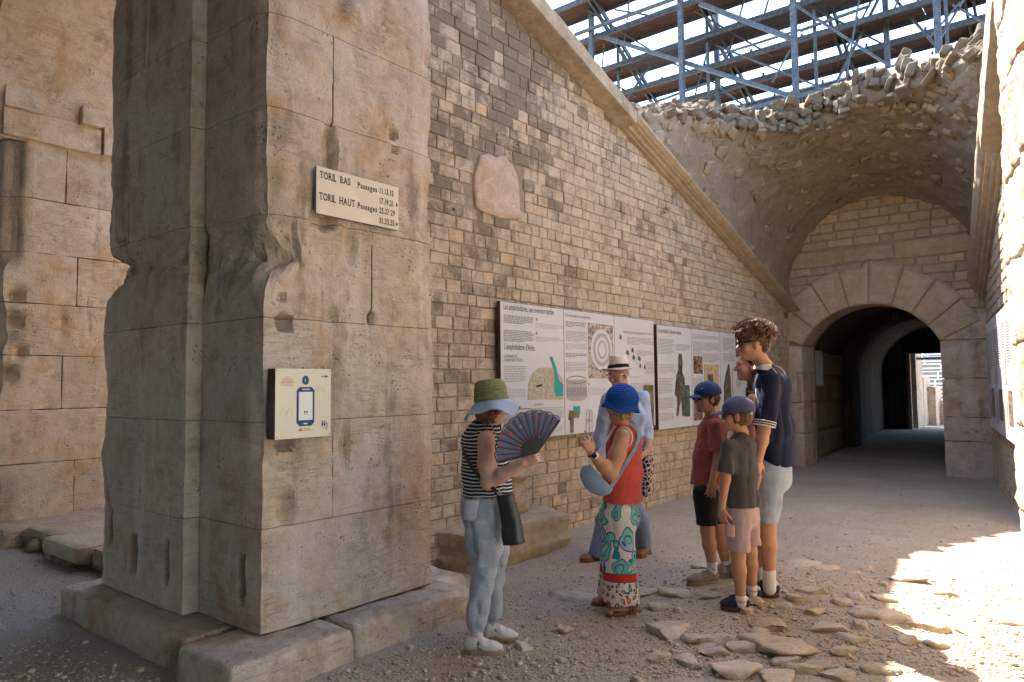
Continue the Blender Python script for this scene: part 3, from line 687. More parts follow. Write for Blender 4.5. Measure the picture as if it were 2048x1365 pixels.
# ================================================================ tunnel behind the archway
def build_tunnel():
    rng = random.Random(61)
    t = thing('tunnel', (-3.6, 20, 0), 'dark vaulted tunnel running from the archway to a bright doorway', 'tunnel')
    y0, y1 = 14.9, 27.0
    xl = lambda y: -4.55-.09*(y-14.9); xrt = lambda y: -1.5-.05*(y-14.9)
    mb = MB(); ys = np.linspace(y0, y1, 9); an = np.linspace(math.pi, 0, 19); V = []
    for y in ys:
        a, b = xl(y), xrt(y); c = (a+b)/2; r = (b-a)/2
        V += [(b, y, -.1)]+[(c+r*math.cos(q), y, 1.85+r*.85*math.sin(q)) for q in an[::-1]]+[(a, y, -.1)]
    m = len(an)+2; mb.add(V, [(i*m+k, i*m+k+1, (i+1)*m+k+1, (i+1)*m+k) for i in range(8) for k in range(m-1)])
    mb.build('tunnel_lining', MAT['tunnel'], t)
    # outside of the lining: solid roof so no light leaks in
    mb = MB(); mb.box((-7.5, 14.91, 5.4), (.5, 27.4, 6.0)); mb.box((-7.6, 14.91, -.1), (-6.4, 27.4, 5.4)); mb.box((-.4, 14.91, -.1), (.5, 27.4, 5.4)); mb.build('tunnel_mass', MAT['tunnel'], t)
    for yy, x0, x1, zc, rz in ((18.6, xl(18.6)-.02, -1.9, 1.75, 1.28),):
        c = (x0+.28+x1)/2; r = (x1-x0-.28)/2; an2 = np.linspace(math.pi, 0, 25); V = []; n = len(an2)
        for y in (yy, yy+.7):
            V += [(c+r*math.cos(a), y, zc+rz*math.sin(a)) for a in an2]+[(c+(r+.9)*math.cos(a), y, zc+(rz+1.2)*math.sin(a)) for a in an2]
        F = []
        for i in range(n-1): F += [(i, i+1, n+i+1, n+i)[::-1], (i, 2*n+i, 2*n+i+1, i+1)[::-1], (2*n+i, 2*n+i+1, 3*n+i+1, 3*n+i)]
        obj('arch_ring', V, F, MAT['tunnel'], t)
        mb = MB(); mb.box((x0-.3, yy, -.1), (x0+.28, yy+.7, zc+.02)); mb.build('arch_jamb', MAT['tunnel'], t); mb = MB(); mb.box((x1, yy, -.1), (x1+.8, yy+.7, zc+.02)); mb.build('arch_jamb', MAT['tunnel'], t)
    for k, (a, b) in enumerate(((0, .55), (.55, 1.15), (1.15, 1.72), (1.72, 2.3))):       # big blocks on the left side behind the archway
        for j in range(2):
            ya, yb = 14.95+j*1.8, 14.95+(j+1)*1.8-.01
            V, F = lattice_box((0, ya, a+.004), (.12, yb, b-.004), .12); V[:, 0] += np.array([xl(y) for y in V[:, 1]])-.06+.015*fbm(V*3, 3, 5); obj('block', V, F, MAT['end'], t, False, tuple(np.array(jtint(rng, .08, .03, .3))*[.7, .65, .6, 1]))
    # wall with the doorway
    D0, D1, DZ = -4.92, -3.2, 2.47
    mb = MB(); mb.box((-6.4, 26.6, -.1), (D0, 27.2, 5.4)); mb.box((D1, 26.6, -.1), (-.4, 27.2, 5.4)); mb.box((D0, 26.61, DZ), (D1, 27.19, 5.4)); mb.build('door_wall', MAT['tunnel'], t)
    mb = MB(); mb.box((D0-.02, 27.21, 0), (D0+.16, 28.3, 2.6)); mb.box((D0+.02, 26.5, 0), (D0+.12, 26.6, DZ)); mb.build('door_jamb', MAT['pier'], t)
    mb = MB(); mb.box((D0-.1, 27.4, 2.28), (D1+.2, 27.6, 2.36)); mb.build('lintel', MAT['coping'], t)
    for x, y, z in ((-4.78, 28.6, 1.72), (-4.52, 29.2, 1.36), (-4.22, 29.9, .86)):
        stone_block('stepped_block', (x-.6, y, -.05), (x, y+1.2, z), MAT['pier'], t, .12, .02, seed=int(y*10), amp=.02)
build_tunnel()
def build_arena():
    t = thing('arena_seating', (-7, 44, 0), 'sunlit stone tiers with pale metal benches seen through the far doorway', 'seating')
    MAT['bench'] = plain('pale_bench', (0.62, 0.66, 0.72), .5, .4)
    for k in range(13):
        y = 38+.95*k; z = -.35+.40*k
        mb = MB(); mb.box((-16, y, z-.45), (-1, y+1.1, z)); mb.build('tier', MAT['rubble'], t)
        mb = MB()
        mb.box((-16, y-.02, z+.36), (-1, y+.26, z+.41)); mb.box((-16, y-.03, z+.12), (-1, y, z+.20))
        for x in np.arange(-15.5, -1, .9): mb.box((x, y, z), (x+.05, y+.05, z+.36))
        mb.build('bench', MAT['bench'], t)
    mb = MB()
    for x in np.arange(-14, -1, 2.2): mb.bar((x, 37.9, -.2), (x, 49.5, 4.6+.9), .05, .05)
    mb.build('stair_rail', MAT['bench'], t)
build_arena()

# ================================================================ temporary grandstand above
def build_grandstand():
    g = NG('galvanised_steel'); n = g.noise(g.pos(), 14, 4, .6)
    MAT['steel'] = g.done(g.mix(g.ramp(n, .35, .65), (.035, .045, .058), (.085, .10, .12)), .55, None, .4, .2)
    g = NG('weathered_boards'); n = g.noise(g.scalev(g.pos(), (.6, 6, 6)), 3, 5, .65)
    MAT['board'] = g.done(g.mix(g.ramp(n, .3, .7), (.035, .018, .013), (.10, .06, .043)), .85)
    t = thing('grandstand', (-6, 16, 7), 'steel grandstand framework with plank decks above the broken vault', 'grandstand')
    S, B = MAT['steel'], MAT['board']
    X0, X1 = -19.0, 1.5
    ypx = [212, 166, 112, 46, -34, -130, -250]
    tiers = [(18.9-.82*k, on_y(1523, yp, 18.9-.82*k)[2]) for k, yp in enumerate(ypx)]
    print('tiers', [(round(a, 2), round(b, 2)) for a, b in tiers])
    for k, (y, z) in enumerate(tiers):
        for j, (dy, w) in enumerate(((-.30, .36), (.07, .36))):
            for x in np.arange(X0, X1, 4.1):
                mb = MB(); mb.box((x+.01, y+dy-.0, z-.015), (x+4.09, y+dy+w, z+.025)); mb.build('plank', B, t)
        mb = MB(); mb.box((X0, y-.36, z-.11), (X1, y-.31, z+.02)); mb.box((X0, y+.41, z-.10), (X1, y+.45, z+.02)); mb.build('deck_beam', S, t)
        mb = MB()
        for h in (.12, .25, .38): mb.bar((X0, y+.5, z+h), (X1, y+.5, z+h), .022)
        for x in np.arange(X0, X1, 1.25): mb.bar((x, y+.46, z-.02), (x, y+.46, z+.45), .05)
        mb.build('seat_rail', S, t)
    (ya, za), (yb, zb) = tiers[0], tiers[-1]
    for x in (-14.5, -12.05, -9.55, -7.12, -4.6, -2.03, .5):
        for dx in (-.07, .07):
            mb = MB(); mb.bar((x+dx+.25, ya+.5, za-.40), (x+dx+.25, yb-.4, zb-.12), .05, .12); mb.build('raker', S, t)
        mb = MB(); mb.box((x-.055, 14.95, 5.5), (x+.055, 15.06, 14)); mb.build('post', S, t)
        mb = MB(); mb.bar((x, 15, 5.8), (x, 17.6, 7.7), .06); mb.build('brace', S, t)
    for k, x in enumerate(np.arange(-15.8, 1.0, 1.25)):            # light cross-bracing between the frames
        (yk, zk), (yl, zl) = tiers[1+k % 3], tiers[3+k % 3]
        mb = MB(); mb.bar((x, yk, zk-.1), (x+1.25, yl, zl-.1), .035); mb.build('brace', S, t)
        mb = MB(); mb.bar((x+1.25, yk, zk-.1), (x, yl, zl-.1), .03); mb.build('brace', S, t)
        if k % 2: mb = MB(); mb.bar((x, 16.3, 6.5), (x, 16.3, 11), .06); mb.build('post', S, t)
    for x in (-11.3, -7.3, -3.35):
        mb = MB(); mb.box((x-.055, 17.4, 5.5), (x+.055, 17.52, 11.5)); mb.build('post', S, t)
        for s in (-1, 1):
            mb = MB(); mb.bar((x, 17.45, 10.4 if x > -5 else 9.2), (x+s*1.6, 17.45, 7.6), .055); mb.build('brace', S, t)
    for (p, q, Y, w) in (((1192, 70), (1590, 195), 15.2, .09), ((1400, 8), (1580, 77), 15.2, .10), ((1150, 70), (1365, -8), 14.9, .07), ((1590, 10), (1775, 130), 15.4, .05), ((1545, 165), (1580, 100), 15.6, .03), ((1720, -10), (1690, 170), 15.6, .03), ((1930, -5), (1870, 95), 15.6, .035), ((1905, 10), (1985, 55), 15.6, .035), ((1440, 110), (1600, 60), 16.2, .04), ((1600, 62), (1740, 12), 16.2, .05), ((1860, 75), (1920, 5), 15.5, .03), ((1430, 90), (1640, 175), 16.5, .04), ((1250, 205), (1300, 130), 16.5, .05), ((1310, 205), (1420, 165), 16.5, .05), ((1230, 20), (1350, 40), 16, .04)):
        mb = MB(); mb.bar(on_y(*p, Y), on_y(*q, Y), w); mb.build('brace', S, t)
    mb = MB(); mb.bar((-6.6, 14.95, 7.43), (1.2, 14.95, 7.43), .06, .10); mb.build('guard_rail', S, t)
    mb = MB(); mb.bar((-6.6, 14.95, 6.95), (1.2, 14.95, 6.95), .05, .05)
    for x in np.arange(-6.5, 1.2, .17): mb.bar((x, 14.95, 6.95), (x, 14.95, 7.4), .016)
    mb.build('baluster_row', S, t, kind='stuff')
    # safety net hung under two of the decks
    mb = MB(); c0 = np.array([-9.2, 16.2, 0]); nx, ny = 66, 22
    def npt(i, j):
        u, v = i/nx, j/ny; x = -9.3+5.6*u; y = 17.3-1.5*v; z = np.interp(y, [tiers[3][0], tiers[1][0]], [tiers[3][1], tiers[1][1]])+.02-.25*math.sin(math.pi*v)*(.6+.4*math.sin(u*9))
        return np.array([x, y, z])
    for i in range(nx):
        for j in range(ny):
            mb.bar(npt(i, j), npt(i+1, j+1), .006); mb.bar(npt(i+1, j), npt(i, j+1), .006)
    mb.build('net', S, t, kind='stuff')
build_grandstand()
# ================================================================ lettering helper
_txt = {}
def text_vf(s, bold=0.0):
    if (s, bold) not in _txt:
        cu = bpy.data.curves.new('lettering', 'FONT'); cu.body = s; cu.size = 1.0; cu.offset = bold; cu.resolution_u = 3
        o = bpy.data.objects.new('lettering', cu); COL.objects.link(o)
        dg = bpy.context.evaluated_depsgraph_get(); ev = o.evaluated_get(dg); me = ev.to_mesh()
        V = np.array([v.co[:2] for v in me.vertices]); F = [list(p.vertices) for p in me.polygons]
        ev.to_mesh_clear(); bpy.data.objects.remove(o); bpy.data.curves.remove(cu); _txt[(s, bold)] = (V, F)
    return _txt[(s, bold)]
class Face:
    """a flat board: u along, w up, n out; collects print on it"""
    def __init__(s, O, U, N): s.O = np.array(O, float); s.U = np.array(U, float); s.N = np.array(N, float); s.W = np.array([0, 0, 1.0])
    def p(s, u, w, h=0.0): return s.O+s.U*u+s.W*w+s.N*h
    def poly(s, mb, pts, h=.0015, **k):
        P = [s.p(u, w, h) for u, w in pts]; f = list(range(len(P)))
        nrm = np.cross(P[1]-P[0], P[2]-P[0])
        mb.add(P, [f if nrm@s.N > 0 else f[::-1]], **k)
    def rect(s, mb, u0, w0, u1, w1, h=.0015, **k): s.poly(mb, [(u0, w0), (u1, w0), (u1, w1), (u0, w1)], h, **k)
    def text(s, mb, txt, u0, w0, height, width=None, bold=.0, h=.0015, **k):
        V, F = text_vf(txt, bold); sx = (width/(V[:, 0].max()-V[:, 0].min())) if width else height/.73
        P = np.array([s.p(u0+(x-V[:, 0].min())*sx, w0+y*height/.73, h) for x, y in V])
        flip = np.cross(s.U, s.W)@s.N < 0
        mb.add(P, [f[::-1] if flip else f for f in F], **k)
    def ring(s, mb, cu, cw, ru, rw, t, h=.0015, n=24, a0=0, a1=2*math.pi, **k):
        A = np.linspace(a0, a1, n+1)
        for x, y in zip(A[:-1], A[1:]):
            s.poly(mb, [(cu+ru*math.cos(x), cw+rw*math.sin(x)), (cu+ru*math.cos(y), cw+rw*math.sin(y)), (cu+(ru-t)*math.cos(y), cw+(rw-t)*math.sin(y)), (cu+(ru-t)*math.cos(x), cw+(rw-t)*math.sin(x))], h, **k)
    def disc(s, mb, cu, cw, ru, rw, h=.0015, n=24, **k): s.poly(mb, [(cu+ru*math.cos(a), cw+rw*math.sin(a)) for a in np.linspace(0, 2*math.pi, n+1)[:-1]], h, **k)
def board(name, f, w, h, thick, parent, mat_face, mat_edge):
    mb = MB(); P = [f.p(u, v, d) for d in (-thick, -.002) for u, v in ((0, 0), (w, 0), (w, h), (0, h))]
    mb.add(P, BOXF); return mb.build(name, mat_edge, parent)
MAT['cream'] = plain('cream_enamel', (.68, .64, .50), .35, .5, nscale=3, namt=.05)
MAT['ivory'] = plain('ivory_plate', (.66, .58, .46), .4, .4, nscale=5, namt=.07)
MAT['maroon'] = plain('maroon_edge', (.07, .028, .025), .5, .4)
MAT['ink'] = plain('dark_ink', (.05, .048, .05), .6)
MAT['inkgrey'] = plain('grey_ink', (.22, .22, .23), .6)
MAT['inkpale'] = plain('pale_ink', (.33, .33, .335), .6)
MAT['inkblue'] = plain('blue_print', (.025, .06, .16), .5)
MAT['orange'] = plain('orange_print', (.55, .25, .08), .5)
MAT['white'] = plain('white_print', (.75, .75, .73), .4)
MAT['sheet'] = plain('panel_sheet', (.56, .56, .565), .35, .4, nscale=1.2, namt=.05)
MAT['tealprint'] = plain('teal_print', (.03, .30, .27), .4)

def build_signs():
    # lettered direction plate
    X = PX+.045
    a, b = on_x(633, 339, X), on_x(797, 461, X); W, H = b[1]-a[1], .295
    t = thing('direction_sign', (X, a[1], b[2]), 'ivory plate reading TORIL BAS and TORIL HAUT with passage numbers', 'sign')
    f = Face((X, a[1], b[2]), (0, 1, 0), (1, 0, 0))
    board('plate_edge', f, W, H, .02, t, None, MAT['inkgrey'])
    mb = MB(); f.rect(mb, 0, 0, W, H, 0); mb.build('plate', MAT['ivory'], t)
    mb = MB()
    rows = [.80, .565, .345, .115]
    SER = {'T': 'cb', 'I': 'cb ct', 'L': 'lt lb', 'R': 'lb lt rb', 'B': 'lb lt', 'A': 'lb rb', 'H': 'lb lt rb rt', 'U': 'lt rt', 'P': 'lb lt', '1': 'cb'}
    def tx(s, u0, u1, r, hh=.125, bold=.022):
        xs, x = [], 0.0
        for ch in s:
            if ch == ' ': x += .30; continue
            V, F = text_vf(ch, bold); lo, hi = V[:, 0].min(), V[:, 0].max(); cw = max(hi-lo, .36 if ch.isdigit() else 0); xs.append((ch, x+(cw-hi+lo)/2, hi-lo)); x += cw+.10
        sx = (u1-u0)*W/(x-.10); hs = hh*H*1.05/.73; w0 = rows[r]*H-.012
        for ch, cx, cw in xs:
            V, F = text_vf(ch, bold); lo = V[:, 0].min()
            mb.add([f.p(u0*W+(cx+a-lo)*sx, w0+b*hs, .0015) for a, b in V], F)
            for an in SER.get(ch, '').split():
                ax_ = cx+{'l': .05, 'c': cw/2, 'r': cw-.05}[an[0]]; bw = .0 if an[1] == 'b' else .66
                sl = .09 if ch == '1' else .13; f.rect(mb, u0*W+(ax_-sl)*sx, w0+bw*hs, u0*W+(ax_+sl)*sx, w0+(bw+.06)*hs, .0018)
    tx('TORIL  BAS', .035, .385, 0, .15, .02); tx('Passages', .475, .715, 0); tx('11.13.15', .745, .93, 0, .13); tx('17.19.21', .745, .93, 1, .13)
    tx('TORIL  HAUT', .03, .44, 2, .15, .02); tx('Passages', .475, .715, 2); tx('25.27 29', .745, .95, 2, .13); tx('31.33.35', .745, .945, 3, .13)
    for r in (1, 3): f.poly(mb, [(.965*W, rows[r]*H-.012), (.99*W, rows[r]*H+.005), (.965*W, rows[r]*H+.022)])
    mb.build('lettering', MAT['ink'], t, kind='stuff')
    # square visitor sign
    X = PX+.075
    a, b = on_x(551, 734, X), on_x(661, 872, X); W, H = b[1]-a[1], .405
    t = thing('visitor_sign', (X, a[1], b[2]), 'cream square sign with a blue telephone symbol and a number one', 'sign')
    f = Face((X, a[1], b[2]), (0, 1, 0), (1, 0, 0))
    board('backing', f, W, H, .075, t, None, MAT['maroon'])
    mb = MB(); f.rect(mb, 0, 0, W, H, 0); mb.build('face_plate', MAT['cream'], t)
    mb = MB(); f.disc(mb, .525*W, .835*H, .062*W, .068*H)
    u0, u1, w0, w1 = .37*W, .69*W, .17*H, .735*H; r = .02
    f.poly(mb, [(u0+r, w0), (u1-r, w0), (u1, w0+r), (u1, w1-r), (u1-r, w1), (u0+r, w1), (u0, w1-r), (u0, w0+r)])
    f.rect(mb, .81*W, .885*H, .90*W, .897*H); f.poly(mb, [(.885*W, .862*H), (.95*W, .891*H), (.885*W, .92*H), (.905*W, .891*H)])
    for u in (.84, .88):
        f.disc(mb, u*W, .222*H, .012*W, .011*H); f.rect(mb, (u-.013)*W, .155*H, (u+.013)*W, .207*H)
    f.ring(mb, .925*W, .17*H, .022*W, .02*H, .003); f.rect(mb, .915*W, .18*H, .925*W, .22*H); f.rect(mb, .84*W, .128*H, .95*W, .134*H); f.poly(mb, [(.90*W, .095*H), (.935*W, .108*H), (.90*W, .12*H)])
    mb.build('phone_print', MAT['inkblue'], t, kind='stuff')
    mb = MB(); f.rect(mb, .405*W, .255*H, .655*W, .665*H, .003); f.rect(mb, .46*W, .695*H, .60*W, .708*H, .003); f.rect(mb, .49*W, .195*H, .565*W, .215*H, .003)
    f.text(mb, '1', .512*W, .813*H, .05*H, None, .02, .003); mb.build('screen_print', MAT['white'], t, kind='stuff')
    mb = MB()
    for u in (.51, .55): f.disc(mb, u*W, .375*H, .014*W, .014*H, .0045); f.rect(mb, (u-.004)*W, .335*H, (u+.004)*W, .375*H, .0045)
    mb.build('earphone_print', MAT['inkblue'], t, kind='stuff')
    mb = MB()
    for i in range(6): f.ring(mb, (.115+.037*i)*W, .79*H, .017*W, .022*H, .0022, n=10, a0=0, a1=math.pi); f.rect(mb, (.097+.037*i)*W, .765*H, (.101+.037*i)*W, .79*H)
    for i in range(5): f.ring(mb, (.133+.037*i)*W, .83*H, .017*W, .022*H, .0022, n=10, a0=0, a1=math.pi)
    for i in range(2): f.ring(mb, (.19+.037*i)*W, .87*H, .017*W, .022*H, .0022, n=10, a0=0, a1=math.pi)
    f.rect(mb, .09*W, .76*H, .33*W, .765*H); f.rect(mb, .09*W, .815*H, .33*W, .819*H); f.rect(mb, .12*W, .855*H, .29*W, .859*H)
    f.text(mb, 'MONUMENTS', .50*W, .10*H, .016*H, .165*W, .01)
    mb.build('arcade_print', MAT['orange'], t, kind='stuff')
    mb = MB(); f.text(mb, 'ARLES', .50*W, .122*H, .017*H, .11*W, .0); f.rect(mb, .40*W, .10*H, .48*W, .115*H); f.rect(mb, .42*W, .115*H, .46*W, .135*H)
    for i in range(2): f.ring(mb, (.14+.11*i)*W, .33*H, .05*W, .1*H, .0015, n=14, a0=0, a1=math.pi)
    for i in range(4): f.ring(mb, .70*W, (.62+.02*i)*H, .2*W, .06*H, .001, n=10, a0=.2, a1=1.6)
    mb.build('faint_print', MAT['inkgrey'], t, kind='stuff')
    mb = MB()
    for u in (.03, .97):
        for w in (.03, .97): f.disc(mb, u*W, w*H, .004, .004, .002, 8)
    mb.build('screws', MAT['inkgrey'], t, kind='stuff')
build_signs()

# ================================================================ exhibition panels
def lines_of_text(f, mb, u0, w1, u1, w0, pitch, rng, ragged=.15, thick=.36):
    w = w1-pitch
    while w > w0:
        u = u0; end = u1-(u1-u0)*(rng.uniform(0, ragged) if rng.random() < .3 else 0)
        if w-pitch <= w0: end = u0+(u1-u0)*rng.uniform(.3, .8)
        while u < end-.01:
            L = rng.uniform(.012, .05); f.rect(mb, u, w, min(u+L, end), w+pitch*thick); u += L+.009
        w -= pitch
def pic_mat(name, fn):
    g = NG(name); col = fn(g, g.pos()); MAT[name] = g.done(col, .4, None, .4); return MAT[name]
def build_panels():
    rng = random.Random(71)
    c3 = lambda *a: a
    pic_mat('plan_print', lambda g, P: g.mix(g.ramp(g.noise(P, 26, 5, .75), .4, .62), (.50, .45, .33), (.30, .26, .18)))
    pic_mat('aerial_print', lambda g, P: g.mix(g.ramp(g.noise(P, 30, 4, .75), .45, .6), (.50, .43, .37), (.10, .065, .05)))
    pic_mat('engraving_print', lambda g, P: g.mix(g.ramp(g.noise(g.scalev(P, (1, 1, 3)), 40, 4, .7), .35, .65), (.46, .45, .41), (.27, .26, .235)))
    pic_mat('bronze_print', lambda g, P: g.mix(g.ramp(g.noise(P, 14, 4, .7), .4, .62), (.045, .04, .03), (.16, .15, .11)))
    pic_mat('green_print', lambda g, P: g.mix(g.ramp(g.noise(P, 9, 4, .7), .35, .65), (.05, .075, .05), (.11, .15, .11)))
    pic_mat('mosaic_print', lambda g, P: g.mix(g.ramp(g.noise(P, 17, 3, .7), .42, .55), (.45, .28, .11), (.52, .42, .27)))
    pic_mat('crowd_print', lambda g, P: g.mix(g.ramp(g.noise(P, 22, 3, .7), .42, .58), (.05, .028, .022), (.33, .22, .15)))
    pic_mat('brown_print', lambda g, P: g.mix(g.ramp(g.noise(P, 7, 3, .6), .4, .6), (.10, .06, .03), (.22, .16, .09)))
    X = LW+.085
    N = (1, 0, 0)
    def B(px0, px1, py_top, py_bot, name, label):
        a = on_x(px0, py_top, X); b = on_x(px0, py_bot, X); e = on_x(px1, 750, X)
        z0, z1 = b[2], a[2]; t = thing(name, (X, a[1], z0), label, 'panel')
        f = Face((X, a[1], z0), (0, 1, 0), N); W, H = e[1]-a[1], z1-z0
        board('frame', f, W, H, .045, t, None, MAT['maroon']); return t, f, W, H, a[1], z0
    def conv(f, y0, z0): 
        def c(px, py): q = on_x(px, py, X); return q[1]-y0, q[2]-z0
        return c
    def pic(t, f, poly, mat, name='picture', h=.003):
        mb = MB(); f.poly(mb, poly, h); return mb.build(name, MAT[mat], t)
    # ---- first board: three sheets
    t, f, W, H, y0, z0 = B(1000, 1309, 602, 885, 'exhibition_panel', 'long white panel with a town plan and amphitheatre drawings behind the hatted visitors')
    c = conv(f, y0, z0); s = [0, c(1128, 700)[0], c(1229, 700)[0], W]
    for a, b in zip(s[:-1], s[1:]):
        mb = MB(); f.rect(mb, a+.004, .004, b-.004, H-.004, 0); mb.build('sheet', MAT['sheet'], t)
    ti = MB(); tx = MB(); tg = MB(); tb = MB()
    def T(s_, px0, py, px1, hh, m=ti): u0, w0 = c(px0, py); u1, _ = c(px1, py); f.text(m, s_, u0, w0, hh, u1-u0, .0)
    def L(px0, py0, px1, py1, pitch=.017, m=tx, **k): u0, w1 = c(px0, py0); u1 = c(px1, py0)[0]; w0 = c(px0, py1)[1]; lines_of_text(f, m, u0, w1, u1, w0, pitch, rng, **k)
    T('Les amphithéâtres, une invention tardive', 1007, 619, 1108, .065); T("L'amphithéâtre d'Arles", 1008, 699, 1069, .065)
    T('Localisation de', 1008, 715, 1034, .042, tg); T("l'amphithéâtre d'Arles", 1008, 723, 1045, .042, tg); T('La datation', 1069, 812, 1087, .036, tg)
    T("Description générale de l'amphithéâtre", 1131, 633, 1181, .036, tg)
    L(1007, 628, 1067, 647, thick=.6); L(1007, 658, 1067, 685, thick=.55); L(1071, 645, 1126, 656, .014, tb); L(1071, 672, 1126, 685, .014, tb); L(1008, 730, 1051, 767); L(1008, 777, 1051, 800, .015, tb); L(1069, 815, 1126, 842); L(1095, 853, 1127, 868, .015, tb)
    L(1131, 641, 1172, 655, thick=.6); L(1131, 660, 1173, 682); L(1131, 685, 1173, 700, .015, tb); L(1131, 705, 1173, 717, thick=.6); L(1131, 723, 1173, 745); L(1176, 775, 1212, 792, .015, tb)
    L(1246, 661, 1307, 668, thick=.6); L(1254, 672, 1307, 690); L(1273, 700, 1307, 712); L(1290, 722, 1308, 750); L(1258, 752, 1308, 757); L(1262, 765, 1300, 790)
    for px, py in ((1071, 636), (1071, 664), (1009, 772), (1176, 766)): 
        u, w = c(px, py); mb = MB(); f.rect(mb, u, w-.03, u+.028, w, .002); mb.build('marker', MAT['orange'], t)
    # town plan with the river
    def quad(px0, py0, px1, py1): a, b = c(px0, py0), c(px1, py1); return [(a[0], b[1]), (b[0], b[1]), (b[0], a[1]), (a[0], a[1])]
    pl = [c(*p) for p in ((1055, 800), (1056, 770), (1062, 750), (1075, 737), (1092, 735), (1108, 737), (1126, 760), (1126, 799))]
    pic(t, f, pl, 'plan_print'); pic(t, f, [c(*p) for p in ((1099, 714), (1104, 714), (1112, 735), (1117, 760), (1126, 770), (1126, 793), (1112, 792), (1107, 780), (1109, 755), (1106, 735))], 'tealprint', 'river_print', .005)
    for px, py, r in ((1075, 765, .09), (1081, 781, .11)):
        u, w = c(px, py); mb = MB(); f.ring(mb, u, w, r, r*.55, .02, .006); mb.build('plan_detail', MAT['engraving_print'], t)
    # aerial photograph: oval arena
    pic(t, f, quad(1175, 646, 1227, 757), 'aerial_print'); u, w = c(1203, 700)
    for k, (ru, rw, m) in enumerate(((.235, .24, 'sheet'), (.19, .195, 'engraving_print'), (.145, .15, 'sheet'), (.10, .11, 'engraving_print'), (.07, .08, 'sheet'))):
        mb = MB(); f.disc(mb, u, w, ru, rw, .005+.0015*k, 28); mb.build('arena_print', MAT[m], t)
    # engravings: drum, cutaway, block model, arcades
    for px, py, ru, rw, hh in ((1041, 824, .27, .035, .14), (1153, 760, .20, .045, .19)):
        u, w = c(px, py); mb = MB(); A = np.linspace(math.pi, 2*math.pi, 15)
        f.poly(mb, [(u+ru*math.cos(a), w-hh+rw*math.sin(a)) for a in A]+[(u+ru, w), (u-ru, w)], .003); mb.build('drawing', MAT['engraving_print'], t)
        mb = MB(); f.ring(mb, u, w, ru, rw, .012, .0045); mb.build('drawing', MAT['inkgrey'], t)
        mb = MB()
        for k in range(13): q = u-ru*.92+ru*1.84*k/12; f.rect(mb, q, w-hh*.95, q+.012, w-hh*.45, .005)
        mb.build('drawing', MAT['inkgrey'], t)
    pic(t, f, quad(1146, 813, 1160, 829), 'tealprint', 'picture', .003); pic(t, f, [c(*p) for p in ((1138, 820), (1158, 826), (1158, 836), (1147, 836), (1147, 866), (1140, 866), (1140, 842), (1136, 840))], 'brown_print', 'picture', .005)
    mb = MB()
    for k in range(2):
        for j, zz in enumerate((830, 850)):
            u, w = c(1175+6*k, zz); f.ring(mb, u, w, .033, .06, .008, .003, 12, 0, math.pi); f.rect(mb, u-.033, w-.10, u-.024, w, .003); f.rect(mb, u+.024, w-.10, u+.033, w, .003)
    mb.build('arcade_drawing', MAT['inkgrey'], t)
    mb = MB(); rr = random.Random(3)
    for px, py in ((1238, 677), (1252, 708), (1262, 703), (1264, 718), (1275, 720), (1278, 734), (1287, 737)):
        u, w = c(px, py); a = rr.uniform(.04, .09); f.poly(mb, [(u, w), (u+a, w-.02), (u+a*1.1, w+.03), (u+.02, w+.05)], .003)
    mb.build('fragment_print', MAT['green_print'], t, kind='stuff')
    pic(t, f, quad(1286, 771, 1308, 852), 'brown_print')
    ti.build('title_print', MAT['ink'], t, kind='stuff'); tx.build('text_print', MAT['inkgrey'], t, kind='stuff'); tg.build('heading_print', MAT['inkgrey'], t, kind='stuff'); tb.build('caption_print', MAT['inkpale'], t, kind='stuff')
    # ---- second board
    t, f, W, H, y0, z0 = B(1313, 1500, 649, 861, 'exhibition_panel', 'white panel with photographs of bronze statues behind the capped boys')
    c = conv(f, y0, z0); s = [0, c(1383, 700)[0], c(1440, 700)[0], W]
    for a, b in zip(s[:-1], s[1:]):
        mb = MB(); f.rect(mb, a+.004, .004, b-.004, H-.004, 0); mb.build('sheet', MAT['sheet'], t)
    ti = MB(); tx = MB(); tg = MB()
    T("Les spectacles à l'époque romaine", 1316, 665, 1362, .06, ti)
    L(1316, 676, 1348, 708, .019, tx); L(1351, 687, 1380, 702, .016, tg); L(1317, 727, 1351, 750, .019, tx); L(1317, 755, 1345, 790, .02, tx); L(1318, 795, 1348, 820, .018, tg); L(1318, 826, 1348, 845, .018, tg)
    L(1385, 668, 1438, 678, .016, tx); L(1385, 682, 1404, 710, .018, tx); L(1406, 684, 1438, 703, .018, tx); L(1406, 706, 1438, 724, .018, tx); L(1386, 755, 1405, 773, .018, tg); L(1445, 674, 1468, 700, .02, tx); L(1445, 705, 1468, 724, .02, tx); L(1472, 755, 1482, 776, .02, tg)
    ti.build('title_print', MAT['ink'], t, kind='stuff'); tx.build('text_print', MAT['inkgrey'], t, kind='stuff'); tg.build('caption_print', MAT['inkgrey'], t, kind='stuff')
    pic(t, f, [c(*p) for p in ((1352, 832), (1354, 812), (1353, 795), (1349, 790), (1352, 752), (1356, 740), (1356, 715), (1358, 707), (1363, 709), (1365, 725), (1364, 745), (1369, 757), (1369, 790), (1371, 832), (1364, 832), (1362, 800), (1359, 812), (1357, 832))], 'bronze_print', 'statue_print')
    pic(t, f, quad(1368, 771, 1380, 833), 'green_print', 'statue_print', .0045)
    pic(t, f, quad(1386, 712, 1405, 748), 'crowd_print'); pic(t, f, quad(1407, 729, 1440, 840), 'mosaic_print'); pic(t, f, quad(1415, 749, 1426, 764), 'bronze_print', 'picture', .0045); pic(t, f, quad(1387, 795, 1406, 840), 'crowd_print')
